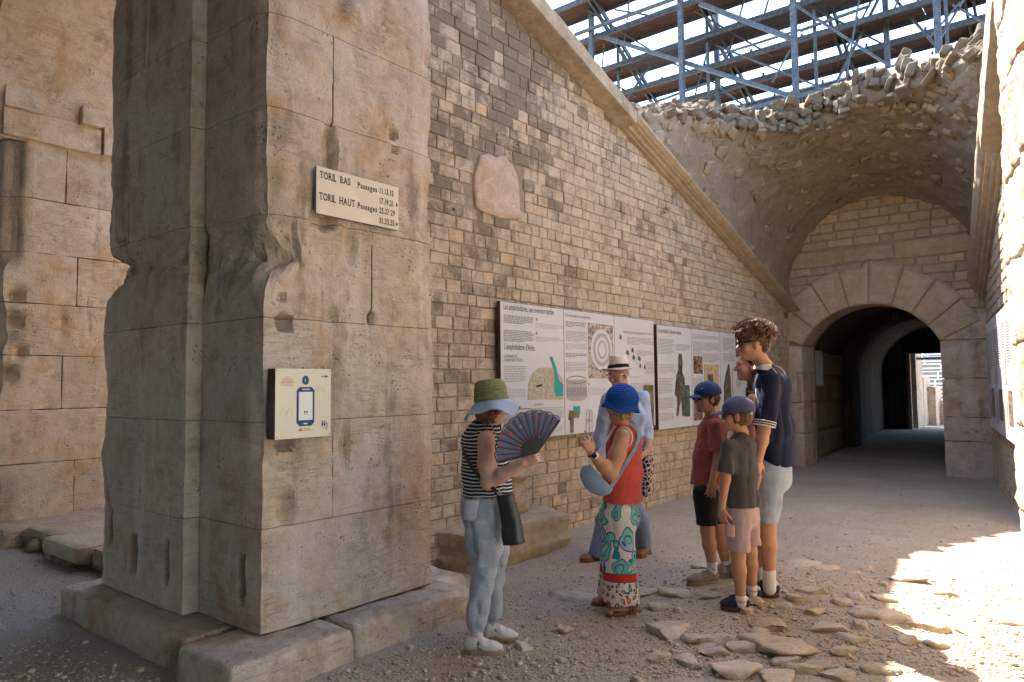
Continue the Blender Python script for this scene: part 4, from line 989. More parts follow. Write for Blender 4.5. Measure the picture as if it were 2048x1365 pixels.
    pic(t, f, [c(*p) for p in ((1448, 808), (1447, 775), (1450, 752), (1456, 728), (1459, 730), (1461, 760), (1463, 808))], 'bronze_print', 'statue_print'); pic(t, f, quad(1463, 738, 1467, 800), 'mosaic_print', 'picture'); pic(t, f, quad(1470, 675, 1485, 715), 'crowd_print')
    # ---- panel on the facing wall
    O = np.array([xr(3.5), 3.5, 0]); Nr = RN
    ua, ub = (8.0-3.5)/.9874, (12.95-3.5)/.9874
    base = O+RU*ub+RN*.085+np.array([0, 0, .90]); t = thing('exhibition_panel', base, 'sunlit white panel mounted on the wall opposite the visitors', 'panel')
    f = Face(base, -RU, RN); W, H = ub-ua, 1.52
    board('frame', f, W, H, .05, t, None, MAT['maroon']); tx = MB()
    for k in range(4):
        mb = MB(); f.rect(mb, W*k/4+.006, .004, W*(k+1)/4-.006, H-.004, 0); mb.build('sheet', MAT['sheet'], t)
        for j in range(2): lines_of_text(f, tx, W*k/4+.08+.58*j, H-.15, W*k/4+.58+.58*j, H*.55, .03, rng)
        for j, (m, a, b, lo, hi) in enumerate((('engraving_print', .1, .55, .42, .70), ('crowd_print', .65, 1.12, .12, .38), ('engraving_print', .15, .5, .08, .36))):
            mb = MB(); f.rect(mb, W*k/4+a, H*lo, W*k/4+b, H*hi, .004); mb.build('picture', MAT[m], t)
    tx.build('text_print', MAT['ink'], t, kind='stuff')
    # ---- panel just inside the tunnel
    f = Face((-4.47, 15.0, 1.5), (0, 1, 0), (1, 0, 0)); t = thing('exhibition_panel', (-4.47, 15.0, 1.5), 'small plain grey panel inside the dark archway', 'panel')
    board('frame', f, .75, .72, .03, t, None, MAT['inkgrey']); mb = MB(); f.rect(mb, 0, 0, .75, .72, 0); mb.build('sheet', MAT['sheet'], t)
build_panels()

# ================================================================ worn stones, loose rock, pebbles, weeds
def build_stones():
    rng = random.Random(81); nr = np.random.default_rng(81)
    def wd(V, N):
        lay = vnoise(np.stack([V[:, 0]*1.5, V[:, 1]*1.5, V[:, 2]*14], 1), 91)
        return V+N*(.035*lay+.03*fbm(V*3, 4, 92)+.01*fbm(V*14, 3, 93))[:, None]
    V, F = lattice_box((-4.62, 4.55, -.1), (-4.10, 5.98, .36), .025); V, N = round_box(V, (-4.62, 4.55, -.1), (-4.10, 5.98, .36), .05)
    V = wd(V, N); V[:, 0] += np.clip(.12-V[:, 2], 0, .2)*-.35*(V[:, 0] > -4.3)
    tag(obj('stone_bench', V, F, MAT['end'], None, 'sharp', (1.1, 1.08, 1.05, 0)), 'long worn stone block like a bench at the foot of the block wall', 'stone')
    V, F = lattice_box((-4.62, 5.35, .33), (-4.36, 5.62, .80), .025); V, N = round_box(V, (-4.62, 5.35, .33), (-4.36, 5.62, .80), .06); V = wd(V, N)
    tag(obj('worn_stone', V, F, MAT['pier'], None, True, (1.0, .95, .88, 0)), 'short eroded upright stone set on the bench-like block', 'stone')
    V, F = lattice_box((-4.4, 3.84, -.1), (-3.95, 4.25, .14), .03); V, N = round_box(V, (-4.4, 3.84, -.1), (-3.95, 4.25, .14), .05); V = wd(V, N)
    tag(obj('footing_stone', V, F, MAT['pier'], None, True), 'squat footing stone between the signed pier and the block wall', 'stone')
    rocks = [(290, 548, 170, 60, .2), (660, 700, 160, 60, .5), (685, 565, 120, 60, .25), (800, 600, 80, 30, .35), (835, 785, 90, 45, .5), (770, 745, 110, 40, .5), (915, 840, 170, 75, .75), (1050, 700, 130, 70, .6), (965, 660, 40, 50, .7), (1120, 775, 260, 75, .45), (1110, 830, 120, 35, .5), (1090, 880, 150, 50, .4), (1250, 840, 150, 40, .4), (1340, 800, 120, 30, .4), (1280, 720, 130, 40, .5), (1160, 630, 90, 30, .4), (1230, 680, 70, 20, .4), (1420, 660, 110, 60, .5), (1410, 715, 60, 40, .5), (1500, 600, 80, 30, .5), (1545, 665, 130, 60, .75), (1680, 690, 130, 50, .7), (1810, 685, 110, 60, .75), (1500, 540, 40, 20, .5), (1370, 488, 50, 25, .4), (1180, 450, 120, 40, .25), (1270, 460, 90, 30, .25), (1430, 460, 60, 20, .3), (780, 455, 80, 30, .2), (560, 555, 120, 40, .2), (700, 645, 30, 20, .6), (860, 745, 100, 40, .4), (540, 880, 40, 35, .6), (1720, 770, 80, 20, .4), (1600, 760, 80, 25, .3), (250, 680, 50, 40, .5), (90, 740, 60, 45, .5), (330, 715, 30, 25, .6), (1960, 660, 110, 22, .3), (1750, 560, 90, 14, .3), (1600, 505, 120, 14, .3), (1480, 850, 120, 40, .3), (1000, 640, 60, 26, .5), (1390, 610, 60, 25, .4), (620, 620, 60, 26, .3), (1330, 640, 70, 24, .4), (960, 775, 120, 40, .4), (1180, 850, 130, 40, .45), (1380, 760, 110, 34, .45), (1010, 735, 80, 30, .4), (1210, 600, 90, 26, .3), (1100, 655, 70, 26, .4), (740, 820, 90, 40, .5), (1330, 870, 140, 44, .35), (620, 800, 70, 30, .4), (470, 620, 80, 26, .25)]
    words = ['flat pale bedrock slab', 'rounded tan boulder', 'low weathered rock', 'angular limestone rock', 'small rough stone']
    for k, (zx, zy, w, h, up) in enumerate(rocks):
        px, py = 1000+zx*.5117, 900+(zy+h*.3)*.5117; P = on_z(px, py, .04)
        dep = ((P-[0, 0, CAM_H])@RC)[2]; rx = w*.5117*dep/FPX/2*1.36; ry = max(rx*.45, h*.5117*dep/FPX/2/.28*.8); ry = min(ry, rx*1.2)
        V, F = facet(500+k, ICO3, 15, .42, .8); nn = fbm(V*1.3+k*5.1, 3, 100+k); n2 = fbm(V*5+k*3.7, 3, 200+k)
        Q = V*(1.18+.25*nn+.10*n2)[:, None]; Q[:, 2] = np.minimum(Q[:, 2], .62+.15*fbm(V*3+k, 2, 300+k))
        Q = Q*np.array([rx, ry, max(.045, min(.11, rx*up*.55))]); a = math.atan2(RC[1, 0], RC[0, 0])+nr.uniform(-.25, .25)
        R = np.array([[math.cos(a), math.sin(a)], [-math.sin(a), math.cos(a)]]); Q[:, :2] = Q[:, :2]@R
        Q = Q+P; Q[:, 2] += float(ground_h(P[None])[0])-.036+.004*fbm(Q*22, 2, 7)
        kind = words[0] if up <= .25 else words[1] if up >= .7 else words[3] if up >= .55 else words[2] if rx > .12 else words[4]
        sun = P[0] > -1.35 and P[1] > 4
        who = [('the sandalled visitor in paisley trousers', on_z(1228, 1217)), ('the visitor holding the fan', on_z(975, 1293)), ('the visitor in the charcoal T-shirt', on_z(1482, 1212)), ('the visitor in the rust T-shirt', on_z(1428, 1160)), ('the tall visitor in the navy jersey', on_z(1530, 1188))]
        nm, nd = min(((w_, np.hypot(*(q_-P)[:2])) for w_, q_ in who), key=lambda e: e[1])
        if nd < .62:
            lb = kind+' beside the feet of '+nm; tag(obj('rock', Q, F, MAT['rock'], None, False, jtint(rng, .08, .04, rng.uniform(-.25, .05))), lb, 'rock', lb); continue
        tag(obj('rock', Q, F, MAT['rock'], None, False, jtint(rng, .10, .03, rng.uniform(-.35, .05))), kind+(' in the sunlit gravel' if sun else ' in the shaded gravel near the visitors' if P[1] > 4.2 else ' in the shaded foreground gravel'), 'rock', kind+(', sunlit' if sun else ', shaded near the visitors' if P[1] > 4.2 else ', shaded foreground'))
    # pebbles
    V0, F0 = ICO1; n = 16000; A = []
    u = nr.uniform(0, 1, n); px = np.where(u < .88, nr.uniform(560, 2048, n), nr.uniform(-20, 420, n)); py = np.where(u < .88, 960, 1080)+np.where(u < .88, 405, 285)*np.sqrt(nr.uniform(0, 1, n))
    Vs = []; Fs = []; Ts = []; c = 0
    for i in range(n):
        P = on_z(px[i], py[i]); 
        if (P[0] < -4.4 and u[i] < .88) or (u[i] >= .88 and P[1] > 2.4) or (P[1] > 1.9 and -5.9 < P[0] < -3.35 and P[1] < 3.85) or P[0] > xr(P[1])-.05 or P[1] > 13.5 : continue
        s = .0035*math.exp(abs(nr.normal(0, .60))); s = min(s, .03)
        Q = V0*np.array([s*nr.uniform(.8, 1.4), s*nr.uniform(.8, 1.4), s*.7])*(1+.25*nr.uniform(-1, 1, (len(V0), 1)))
        Vs.append(Q+P+[0, 0, s*.25]); Fs.append(F0+c); c += len(V0); Ts.append(np.tile(jtint(rng, .3, .05, rng.uniform(-.3, .3)), (len(V0), 1)))
    V = np.concatenate(Vs); V[:, 2] += ground_h(V)
    tag(obj('pebbles', V, np.concatenate(Fs), MAT['rock'], None, False, np.concatenate(Ts), loc=(0, 0, 0)), 'loose pebbles scattered over the gravel', 'gravel', kind='stuff')
    MAT['leaf'] = plain('weed_leaf', (.06, .13, .03), .6)
    for px, py, lab, sz in ((1028, 288, 'tiny green weed growing above the smooth repair slab', .05), (1328, 420, 'tiny green weed in a joint halfway up the block wall', .06), (908, 424, 'tiny green weed beside the pier edge', .03)):
        P = on_x(px, py, LW+.02); mb = MB()
        for k in range(16):
            d = nr.normal(0, 1, 3); d[0] = abs(d[0]); d /= np.linalg.norm(d); e = np.cross(d, [0, 0, 1.]); q = P+d*sz*nr.uniform(.2, .6)
            mb.add([q, q+d*sz*.5+e*sz*.22, q+d*sz, q+d*sz*.5-e*sz*.22], [(0, 1, 2, 3)])
        tag(mb.build('wall_weed', MAT['leaf']), lab, 'plant')
build_stones()
# ================================================================ modelling by smooth union of shapes on a grid (bodies, clothes, hats, bags, shoes)
def _n(v): v = np.asarray(v, float); return v/(np.linalg.norm(v)+1e-12)
class Cone:
    def __init__(s, a, b, ra, rb=None, k=.02):
        s.a, s.b, s.ra, s.rb, s.k = np.array(a, float), np.array(b, float), ra, ra if rb is None else rb, k
        r = max(s.ra, s.rb); s.lo = np.minimum(s.a, s.b)-r; s.hi = np.maximum(s.a, s.b)+r
    def d(s, P):
        ba = s.b-s.a; t = np.clip((P-s.a)@ba/(ba@ba+1e-12), 0, 1)
        return np.linalg.norm(P-s.a-t[:, None]*ba, axis=1)-(s.ra+(s.rb-s.ra)*t)
class ECap:
    """elliptical section cone; lat = side axis; flat ends optional"""
    def __init__(s, a, b, r0, r1, lat, k=.02, flat=(0, 0)):
        s.a, s.b = np.array(a, float), np.array(b, float); s.r0, s.r1 = np.array(r0, float), np.array(r1, float); s.k = k; s.flat = flat
        s.ax = s.b-s.a; s.L = np.linalg.norm(s.ax); s.ax = s.ax/s.L
        l = np.array(lat, float); l = _n(l-s.ax*(l@s.ax)); s.l = l; s.m = np.cross(s.ax, l)
        r = max(s.r0.max(), s.r1.max()); s.lo = np.minimum(s.a, s.b)-r; s.hi = np.maximum(s.a, s.b)+r
    def d(s, P):
        q = P-s.a; h = q@s.ax; t = np.clip(h/s.L, 0, 1)[:, None]; r = s.r0+(s.r1-s.r0)*t
        x, y = q@s.l, q@s.m; e = np.where(h < 0, h if not s.flat[0] else 0, np.where(h > s.L, (h-s.L) if not s.flat[1] else 0, 0)); rm = r.min(1)
        u = np.sqrt((x/r[:, 0])**2+(y/r[:, 1])**2+(e/rm)**2); d = (u-1)*rm
        if s.flat[0]: d = np.maximum(d, -h)
        if s.flat[1]: d = np.maximum(d, h-s.L)
        return d
class Ell:
    def __init__(s, c, r, ax=None, k=.02):
        s.c, s.r, s.k = np.array(c, float), np.array(r, float), k; s.ax = np.eye(3) if ax is None else np.array(ax, float)
        R = s.r.max(); s.lo = s.c-R; s.hi = s.c+R
    def d(s, P):
        q = (P-s.c)@s.ax.T; k0 = np.linalg.norm(q/s.r, axis=1); k1 = np.linalg.norm(q/s.r**2, axis=1); return k0*(k0-1)/np.maximum(k1, 1e-9)
class RBox:
    def __init__(s, c, h, ax, r=.01, k=.01):
        s.c, s.h, s.ax, s.r, s.k = np.array(c, float), np.array(h, float), np.array(ax, float), r, k
        R = np.linalg.norm(s.h); s.lo = s.c-R; s.hi = s.c+R
    def d(s, P):
        q = np.abs((P-s.c)@s.ax.T)-s.h+s.r; return np.linalg.norm(np.maximum(q, 0), axis=1)+np.minimum(q.max(1), 0)-s.r
def surface(prims, res=.006, post=None, neg=()):
    pad = 4*res; lo = np.min([p.lo for p in prims], 0)-pad; hi = np.max([p.hi for p in prims], 0)+pad
    n = np.ceil((hi-lo)/res).astype(int)+1; D = np.full(tuple(n), .25, np.float32)
    def box(p, e):
        a = np.clip(np.floor((p.lo-e-lo)/res).astype(int), 0, n-1); b = np.clip(np.ceil((p.hi+e-lo)/res).astype(int)+1, 1, n)
        I = np.meshgrid(*[np.arange(x, y) for x, y in zip(a, b)], indexing='ij'); P = np.stack([i.ravel() for i in I], 1)*res+lo
        return tuple(slice(x, y) for x, y in zip(a, b)), P, I[0].shape
    for p in prims:
        sl, P, sh = box(p, p.k+pad); d = p.d(P).reshape(sh).astype(np.float32); c = D[sl]
        if p.k > 0: h = np.maximum(p.k-np.abs(c-d), 0)/p.k; D[sl] = np.minimum(c, d)-h*h*p.k*.25
        else: D[sl] = np.minimum(c, d)
    for p in neg:
        sl, P, sh = box(p, pad); d = -p.d(P).reshape(sh).astype(np.float32); D[sl] = np.maximum(D[sl], d)
    if post is not None:
        m = D < 3.5*res; I = np.argwhere(m); P = I*res+lo; D[m] = post(P, D[m].astype(float)).astype(np.float32)
    S = D < 0; c = np.zeros(tuple(n-1), np.int8)
    for i in (0, 1):
        for j in (0, 1):
            for k in (0, 1): c += S[i:n[0]-1+i, j:n[1]-1+j, k:n[2]-1+k]
    act = np.argwhere((c > 0) & (c < 8)); m = len(act); idx = np.full(tuple(n-1), -1, np.int64); idx[tuple(act.T)] = np.arange(m)
    acc = np.zeros((m, 3)); cnt = np.zeros(m)
    C = [(i, j, k) for i in (0, 1) for j in (0, 1) for k in (0, 1)]
    val = {o: D[act[:, 0]+o[0], act[:, 1]+o[1], act[:, 2]+o[2]].astype(float) for o in C}
    for o in C:
        for ax in range(3):
            if o[ax] == 0:
                o2 = tuple(1 if a == ax else v for a, v in enumerate(o)); d0, d1 = val[o], val[o2]; w = (d0 < 0) != (d1 < 0)
                t = d0/(d0-d1+1e-12); p = np.tile(np.array(o, float), (m, 1)); p[:, ax] = t; acc[w] += p[w]; cnt[w] += 1
    V = (act+acc/np.maximum(cnt, 1)[:, None])*res+lo; F = []
    for ax in range(3):
        b, e = [(1, 2), (2, 0), (0, 1)][ax]
        s0 = S.take(range(n[ax]-1), ax); s1 = S.take(range(1, n[ax]), ax); E = np.argwhere(s0 != s1)
        E = E[(E[:, b] > 0) & (E[:, e] > 0) & (E[:, b] < n[b]-1) & (E[:, e] < n[e]-1)]
        def cell(db, de): q = E.copy(); q[:, b] -= db; q[:, e] -= de; return idx[tuple(q.T)]
        q = np.stack([cell(1, 1), cell(0, 1), cell(0, 0), cell(1, 0)], 1); fl = ~s0[tuple(E.T)]; q[fl] = q[fl][:, ::-1]; F.append(q)
    F = np.concatenate(F); F = F[(F >= 0).all(1)]
    return V, F
def folds(amp, freq=9, stretch=(1, 1, .45), seed=0):
    """soft cloth folds"""
    def f(P, d): return d+amp*(1-2*np.abs(fbm(P*freq*np.array(stretch), 2, seed)))+amp*.55*(1-2*np.abs(vnoise(P*freq*2.1*np.array(stretch)+3.3, seed+3)))-amp*.5
    return f
def cloth(name, prims, mat, parent, res=.007, post=None, neg=(), tint=None, **tg):
    V, F = surface(prims, res, post, neg); return obj(name, V, F, mat, parent, True, tint, **tg)
UPV = np.array([0, 0, 1.0])
CR, CD = _n([RC[0, 0], RC[1, 0], 0]), _n([RC[0, 2], RC[1, 2], 0])      # picture right / away from the camera, both level
class Pose:
    """joints from picture directions; depth measured from the standing point"""
    def __init__(s, foot_px, foot_py):
        z = 0.0
        for _ in range(6): p = on_z(foot_px, foot_py, z); z = float(ground_h(p[None])[0])
        s.base = p; s.D = ((p-[0, 0, CAM_H])@RC)[2]; s.mm = s.D/FPX
    def __call__(s, px, py, dd=0.0):
        d = s.D+dd; return np.array([0, 0, CAM_H])+ray(px, py)*d
    def snap(s, q, h):            # put a point at height h over the ground
        q = q.copy(); q[2] = float(ground_h(q[None])[0])+h; return q
def heading(right, away): return _n(CR*right+CD*away)
def head_prims(c, f, s=1.0, u=UPV, neck=None, nr=.052):
    f = _n(f); u = _n(u-f*(u@f)*.0); r = _n(np.cross(f, u)); f = _n(np.cross(u, r)); ax = np.array([r, f, u])
    p = lambda x, y, z: c+(r*x+f*y+u*z)*s
    P = [Ell(p(0, -.012, .032), np.array([.074, .096, .095])*s, ax, .02), Ell(p(0, .026, -.03), np.array([.058, .066, .082])*s, ax, .03), Ell(p(0, .068, -.092), np.array([.026, .022, .02])*s, ax, .025),
         Ell(p(0, .074, .03), np.array([.05, .024, .02])*s, ax, .02), Cone(p(0, .088, .012), p(0, .108, -.022), .008*s, .0135*s, .012), Ell(p(0, .104, -.028), np.array([.017, .012, .010])*s, ax, .008), Ell(p(0, .086, -.058), np.array([.024, .012, .007])*s, ax, .008), Ell(p(0, .083, -.07), np.array([.021, .011, .007])*s, ax, .008),
         Ell(p(.04, .06, -.025), np.array([.026, .024, .026])*s, ax, .02), Ell(p(-.04, .06, -.025), np.array([.026, .024, .026])*s, ax, .02)]
    for sd in (-1, 1): P.append(Ell(p(sd*.076, -.008, -.008), np.array([.011, .021, .032])*s, ax, .008))
    if neck is not None: P.append(Cone(p(0, -.02, -.05), neck, nr*s, nr*1.12*s, .03))
    return P, p, ax
def hand_prims(w, f, n, s=1.0, curl=(.5, .5, .5, .5), thumb=.6, side=1, spread=.12):
    """w wrist, f towards the knuckles, n back-of-hand normal; side = which way the thumb leaves"""
    f = _n(f); n = _n(n-f*(n@f)); t = np.cross(f, n)*side; P = [Ell(w+f*.045*s, np.array([.040, .050, .017])*s, np.array([t, f, n]), .012)]
    for i, L in enumerate((.072, .080, .074, .058)):
        b = w+f*.082*s+t*(.030-.0195*i)*s; a = 0.0; d = _n(f+t*(1.5-i)*spread); q = b-f*.02*s
        P.append(Cone(q, b, .0095*s, .009*s, .008)); q = b
        for j, fr in enumerate((.45, .32, .23)):
            a += curl[i]*(1.0, 1.15, .8)[j]; dd = d*math.cos(a)-n*math.sin(a); e = q+dd*L*fr*s; P.append(Cone(q, e, (.0088-.0008*j)*s, (.0082-.0009*j)*s, .004)); q = e
    b = w+f*.025*s+t*.03*s; d = _n(f*.75+t*.75-n*.25*thumb); e = b+d*.036*s; P.append(Cone(b, e, .012*s, .0105*s, .012)); d2 = _n(d+f*.35-n*thumb*.6-t*.3*thumb); P.append(Cone(e, e+d2*.034*s, .0102*s, .0085*s, .005))
    return P
def shoe_prims(heel, toe, w=.045, h=.055, ankle=None):
    f = toe-heel; f[2] = 0; L = np.linalg.norm(f); f = f/L; r = np.cross(f, UPV); ax = np.array([r, f, UPV]); z = UPV
    return [Ell(heel+f*.045+z*(h*.55), (w*.80, .058, h*.62), ax, .02), Ell(heel+f*(L*.48)+z*(h*.48), (w*.82, L*.36, h*.52), ax, .03), Ell(toe-f*.062+z*(h*.36), (w*.98, .07, h*.42), ax, .03), Ell(heel+f*.06+z*h*.95, (w*.66, .05, h*.38), ax, .02)], f, r, L
def sole_prims(heel, toe, w=.047, t=.022):
    f = toe-heel; f[2] = 0; L = np.linalg.norm(f); f = f/L; r = np.cross(f, UPV); ax = np.array([r, f, UPV])
    c1, c2 = heel+f*.05+UPV*t*.5, toe-f*.068+UPV*t*.5
    return [ECap(heel+f*.045+UPV*0, heel+f*.045+UPV*t, (w*.85, .05), (w*.85, .05), r, .03, (1, 1)), ECap(toe-f*.068+UPV*0, toe-f*.068+UPV*t, (w*1.02, .072), (w*1.02, .072), r, .03, (1, 1)), RBox(heel+f*L*.5+UPV*t*.5, (w*.8, L*.30, t*.5), ax, .004, .02)]
# ================================================================ cloth and skin materials
def skin(name, c):
    g = NG(name); P = g.pos(); n = g.noise(P, 30, 4, .6); n2 = g.noise(P, 8, 2, .5)
    col = g.mix(g.ramp(n, .35, .65), tuple(x*.93 for x in c), tuple(min(1, x*1.06) for x in c)); col = g.mix(g.math('MULTIPLY', g.ramp(n2, .5, .7), .35), col, (c[0]*.95, c[1]*.72, c[2]*.65))
    m = g.done(col, .55, g.bump(n, .08, .004), .35); g.b.inputs['Subsurface Weight'].default_value = .12; g.b.inputs['Subsurface Radius'].default_value = (.012, .005, .003); g.b.inputs['Subsurface Scale'].default_value = 1.0; return m
def fabric(name, c, rough=.85, weave=260, amt=.12, bump=.25, c2=None, sheen=.15, pscale=10):
    g = NG(name); P = g.pos(); n = g.noise(P, weave, 2, .6); m = g.noise(P, pscale, 4, .65)
    col = g.mix(g.ramp(m, .3, .7), tuple(x*(1-amt) for x in c), tuple(min(1, x*(1+amt)) for x in (c2 or c))); col = g.mix(g.math('MULTIPLY', g.ramp(n, .35, .65), .25), col, tuple(x*.7 for x in c))
    mt = g.done(col, rough, g.bump(g.math('ADD', g.math('MULTIPLY', n, .3), g.math('MULTIPLY', m, 1.6)), min(1, bump*2), .010), .2); g.b.inputs['Sheen Weight'].default_value = sheen; return mt
MAT['skin_a'] = skin('skin_fair', (.50, .29, .21)); MAT['skin_b'] = skin('skin_tan', (.44, .235, .145)); MAT['skin_c'] = skin('skin_warm', (.46, .255, .17))
MAT['denim_light'] = fabric('light_denim', (.33, .365, .41), .85, 240, .16, .4); MAT['denim_mid'] = fabric('mid_denim', (.17, .245, .35), .85, 240, .12, .35); MAT['denim_pale'] = fabric('pale_denim', (.31, .375, .48), .85, 240, .16, .35)
MAT['red'] = fabric('red_knit', (.52, .075, .055), .85, 200, .10, .35); MAT['shirtblue'] = fabric('light_blue_shirt', (.36, .46, .70), .8, 300, .08, .2)
MAT['navy'] = fabric('navy_jersey', (.008, .013, .042), .75, 300, .15, .15, sheen=0); MAT['rust'] = fabric('rust_cotton', (.30, .085, .065), .9, 260, .10, .25); MAT['charcoal'] = fabric('charcoal_cotton', (.062, .060, .058), .9, 260, .12, .25)
MAT['black'] = fabric('black_cloth', (.010, .010, .012), .8, 260, .2, .2); MAT['mauve'] = fabric('mauve_cotton', (.40, .29, .31), .85, 240, .08, .25); MAT['capblue'] = fabric('cap_blue', (.014, .045, .13), .75, 260, .12, .15); MAT['cappurple'] = fabric('cap_faded_navy', (.075, .075, .16), .85, 240, .15, .2)
MAT['hairred'] = fabric('auburn_hair', (.20, .06, .025), .5, 90, .3, .6); MAT['hairdark'] = fabric('dark_brown_hair', (.028, .014, .010), .45, 70, .4, .8); MAT['hairbrown'] = fabric('brown_hair', (.11, .05, .024), .5, 90, .35, .7); MAT['hairgrey'] = fabric('grey_hair', (.35, .33, .31), .6, 90, .2, .6); MAT['hairblond'] = fabric('blonde_hair', (.36, .24, .12), .5, 90, .25, .6)
MAT['leather'] = plain('black_leather', (.012, .012, .013), .38, .5, nscale=60, namt=.2, bump=.15); MAT['brown_leather'] = plain('brown_leather', (.17, .07, .032), .5, .4, nscale=30, namt=.2, bump=.1)
MAT['whiteshoe'] = plain('white_shoe', (.55, .53, .49), .6, .3, nscale=30, namt=.06); MAT['sock'] = fabric('white_sock', (.66, .65, .65), .9, 200, .05, .3); MAT['pinksock'] = fabric('pale_sock', (.52, .44, .45), .9, 200, .05, .3)
MAT['lens'] = plain('dark_lens', (.006, .006, .007), .12, .6); MAT['steelblue'] = fabric('blue_nylon', (.20, .30, .42), .6, 300, .08, .15); MAT['rubber'] = plain('gum_rubber', (.085, .045, .03), .7); MAT['suede'] = fabric('navy_suede', (.02, .026, .045), .9, 200, .2, .2); MAT['paleblue'] = plain('pale_blue_trim', (.33, .47, .55), .7); MAT['tan_trim'] = plain('cream_trim', (.58, .48, .32), .7); MAT['taupe'] = fabric('taupe_mesh', (.25, .21, .165), .9, 160, .15, .4); MAT['tansole'] = plain('tan_sole', (.30, .22, .14), .8)
MAT['redprint'] = plain('red_print', (.5, .03, .04), .6); MAT['greyprint'] = plain('dark_print', (.05, .05, .055), .6); MAT['gold'] = plain('gold', (.6, .4, .12), .3, .5, 1.0); MAT['silver'] = plain('silver', (.6, .6, .6), .3, .5, 1.0)
def stripes():
    g = NG('striped_knit'); P = g.pos(); s = g.new('ShaderNodeSeparateXYZ'); g.put(s.inputs[0], P); w = g.noise(P, 5, 2, .5)
    z = g.math('ADD', s.outputs[2], g.math('MULTIPLY', g.math('SUBTRACT', w, .5), .035)); k = g.math('FRACT', g.math('MULTIPLY', z, 47.0)); m = g.math('GREATER_THAN', k, .62)
    return g.done(g.mix(m, (.014, .014, .03), (.55, .53, .52)), .85, g.bump(g.noise(P, 240, 2, .5), .15, .004), .2)
MAT['stripes'] = stripes()
def crochet():
    g = NG('blue_crochet'); P = g.pos(); s = g.new('ShaderNodeSeparateXYZ'); g.put(s.inputs[0], P); v = g.voro(g.scalev(P, (1, 1, 1.0)), 110)
    k = g.math('SINE', g.math('MULTIPLY', s.outputs[2], 480.0)); h = g.math('ADD', g.math('MULTIPLY', k, .5), g.math('MULTIPLY', v.outputs['Distance'], -1.0))
    return g.done(g.mix(g.ramp(h, -.9, .4), (.004, .03, .17), (.012, .12, .52)), .8, g.bump(h, .6, .006), .2)
MAT['crochet'] = crochet()
def paisley(zhem):
    g = NG('paisley_print'); P = g.pos(); s = g.new('ShaderNodeSeparateXYZ'); g.put(s.inputs[0], P); z = s.outputs[2]
    wv = g.new('ShaderNodeTexNoise', {'Scale': 7.0, 'Detail': 1.0}); g.put(wv.inputs['Vector'], P); wp = g.mix(.14, P, wv.outputs['Color'], 'ADD')
    sv = g.scalev(wp, (1, 1, .62)); v = g.voro(sv, 11.5); d = v.outputs['Distance']; sep = g.new('ShaderNodeSeparateColor'); g.put(sep.inputs[0], v.outputs['Color']); rnd = sep.outputs[0]
    cream = (.58, .54, .50); teal = g.mix(g.math('GREATER_THAN', rnd, .5), (.012, .20, .24), (.02, .09, .27)); aqua = g.mix(g.math('GREATER_THAN', rnd, .65), (.16, .42, .40), (.30, .36, .52))
    dots = g.math('LESS_THAN', g.voro(P, 62).outputs['Distance'], .2)
    col = g.mix(g.math('MULTIPLY', dots, .55), cream, (.05, .13, .22))
    for lim, c in ((.60, teal), (.52, aqua), (.36, teal), (.29, (.20, .42, .40)), (.20, (.50, .48, .30)), (.12, (.45, .13, .05))): col = g.mix(g.math('LESS_THAN', d, lim), col, c)
    # bordered hem
    v2 = g.voro(wp, 24); c2 = g.mix(g.math('LESS_THAN', v2.outputs['Distance'], .42), cream, g.mix(g.math('GREATER_THAN', rnd, .5), (.30, .03, .03), (.02, .09, .17))); c2 = g.mix(g.math('LESS_THAN', v2.outputs['Distance'], .22), c2, (.42, .36, .16))
    col = g.mix(g.math('LESS_THAN', z, zhem+.155), col, c2); band = g.math('MULTIPLY', g.math('GREATER_THAN', z, zhem+.155), g.math('LESS_THAN', z, zhem+.20)); col = g.mix(band, col, (.50, .025, .015))
    for a, b in ((.150, .157), (.20, .207)): col = g.mix(g.math('MULTIPLY', g.math('GREATER_THAN', z, zhem+a), g.math('LESS_THAN', z, zhem+b)), col, (.03, .08, .12))
    return g.done(col, .75, None, .2)
def greenhat():
    g = NG('green_straw'); P = g.pos(); n = g.noise(g.scalev(P, (4, 4, 40)), 6, 3, .6); return g.done(g.mix(g.ramp(n, .3, .7), (.085, .11, .04), (.25, .26, .11)), .8, g.bump(n, .4, .006), .2)
MAT['greenhat'] = greenhat(); MAT['brimblue'] = fabric('pale_blue_cotton', (.30, .36, .44), .85, 240, .1, .3)
def panama():
    g = NG('panama_straw'); P = g.pos(); n = g.noise(P, 140, 2, .6); return g.done(g.mix(g.ramp(n, .3, .7), (.60, .54, .43), (.74, .68, .56)), .7, g.bump(n, .2, .004), .25)
MAT['panama'] = panama()
def tote():
    g = NG('navy_ikat'); P = g.pos(); v = g.voro(P, 24, 'DISTANCE_TO_EDGE'); d = v.outputs['Distance']; col = g.mix(g.math('LESS_THAN', d, .10), (.012, .014, .11), (.50, .42, .30)); return g.done(col, .85)
MAT['tote'] = tote()
def fanmat():
    g = NG('fan_cloth'); P = g.pos(); v = g.voro(P, 26); sep = g.new('ShaderNodeSeparateColor'); g.put(sep.inputs[0], v.outputs['Color'])
    fl = g.mix(g.math('GREATER_THAN', sep.outputs[1], .5), (.40, .12, .10), (.14, .24, .42)); fl = g.mix(g.math('LESS_THAN', v.outputs['Distance'], .16), fl, (.50, .40, .22))
    m = g.math('MULTIPLY', g.math('LESS_THAN', v.outputs['Distance'], .36), g.math('GREATER_THAN', sep.outputs[0], .42)); return g.done(g.mix(m, (.16, .165, .235), fl), .6)
MAT['fan'] = fanmat()

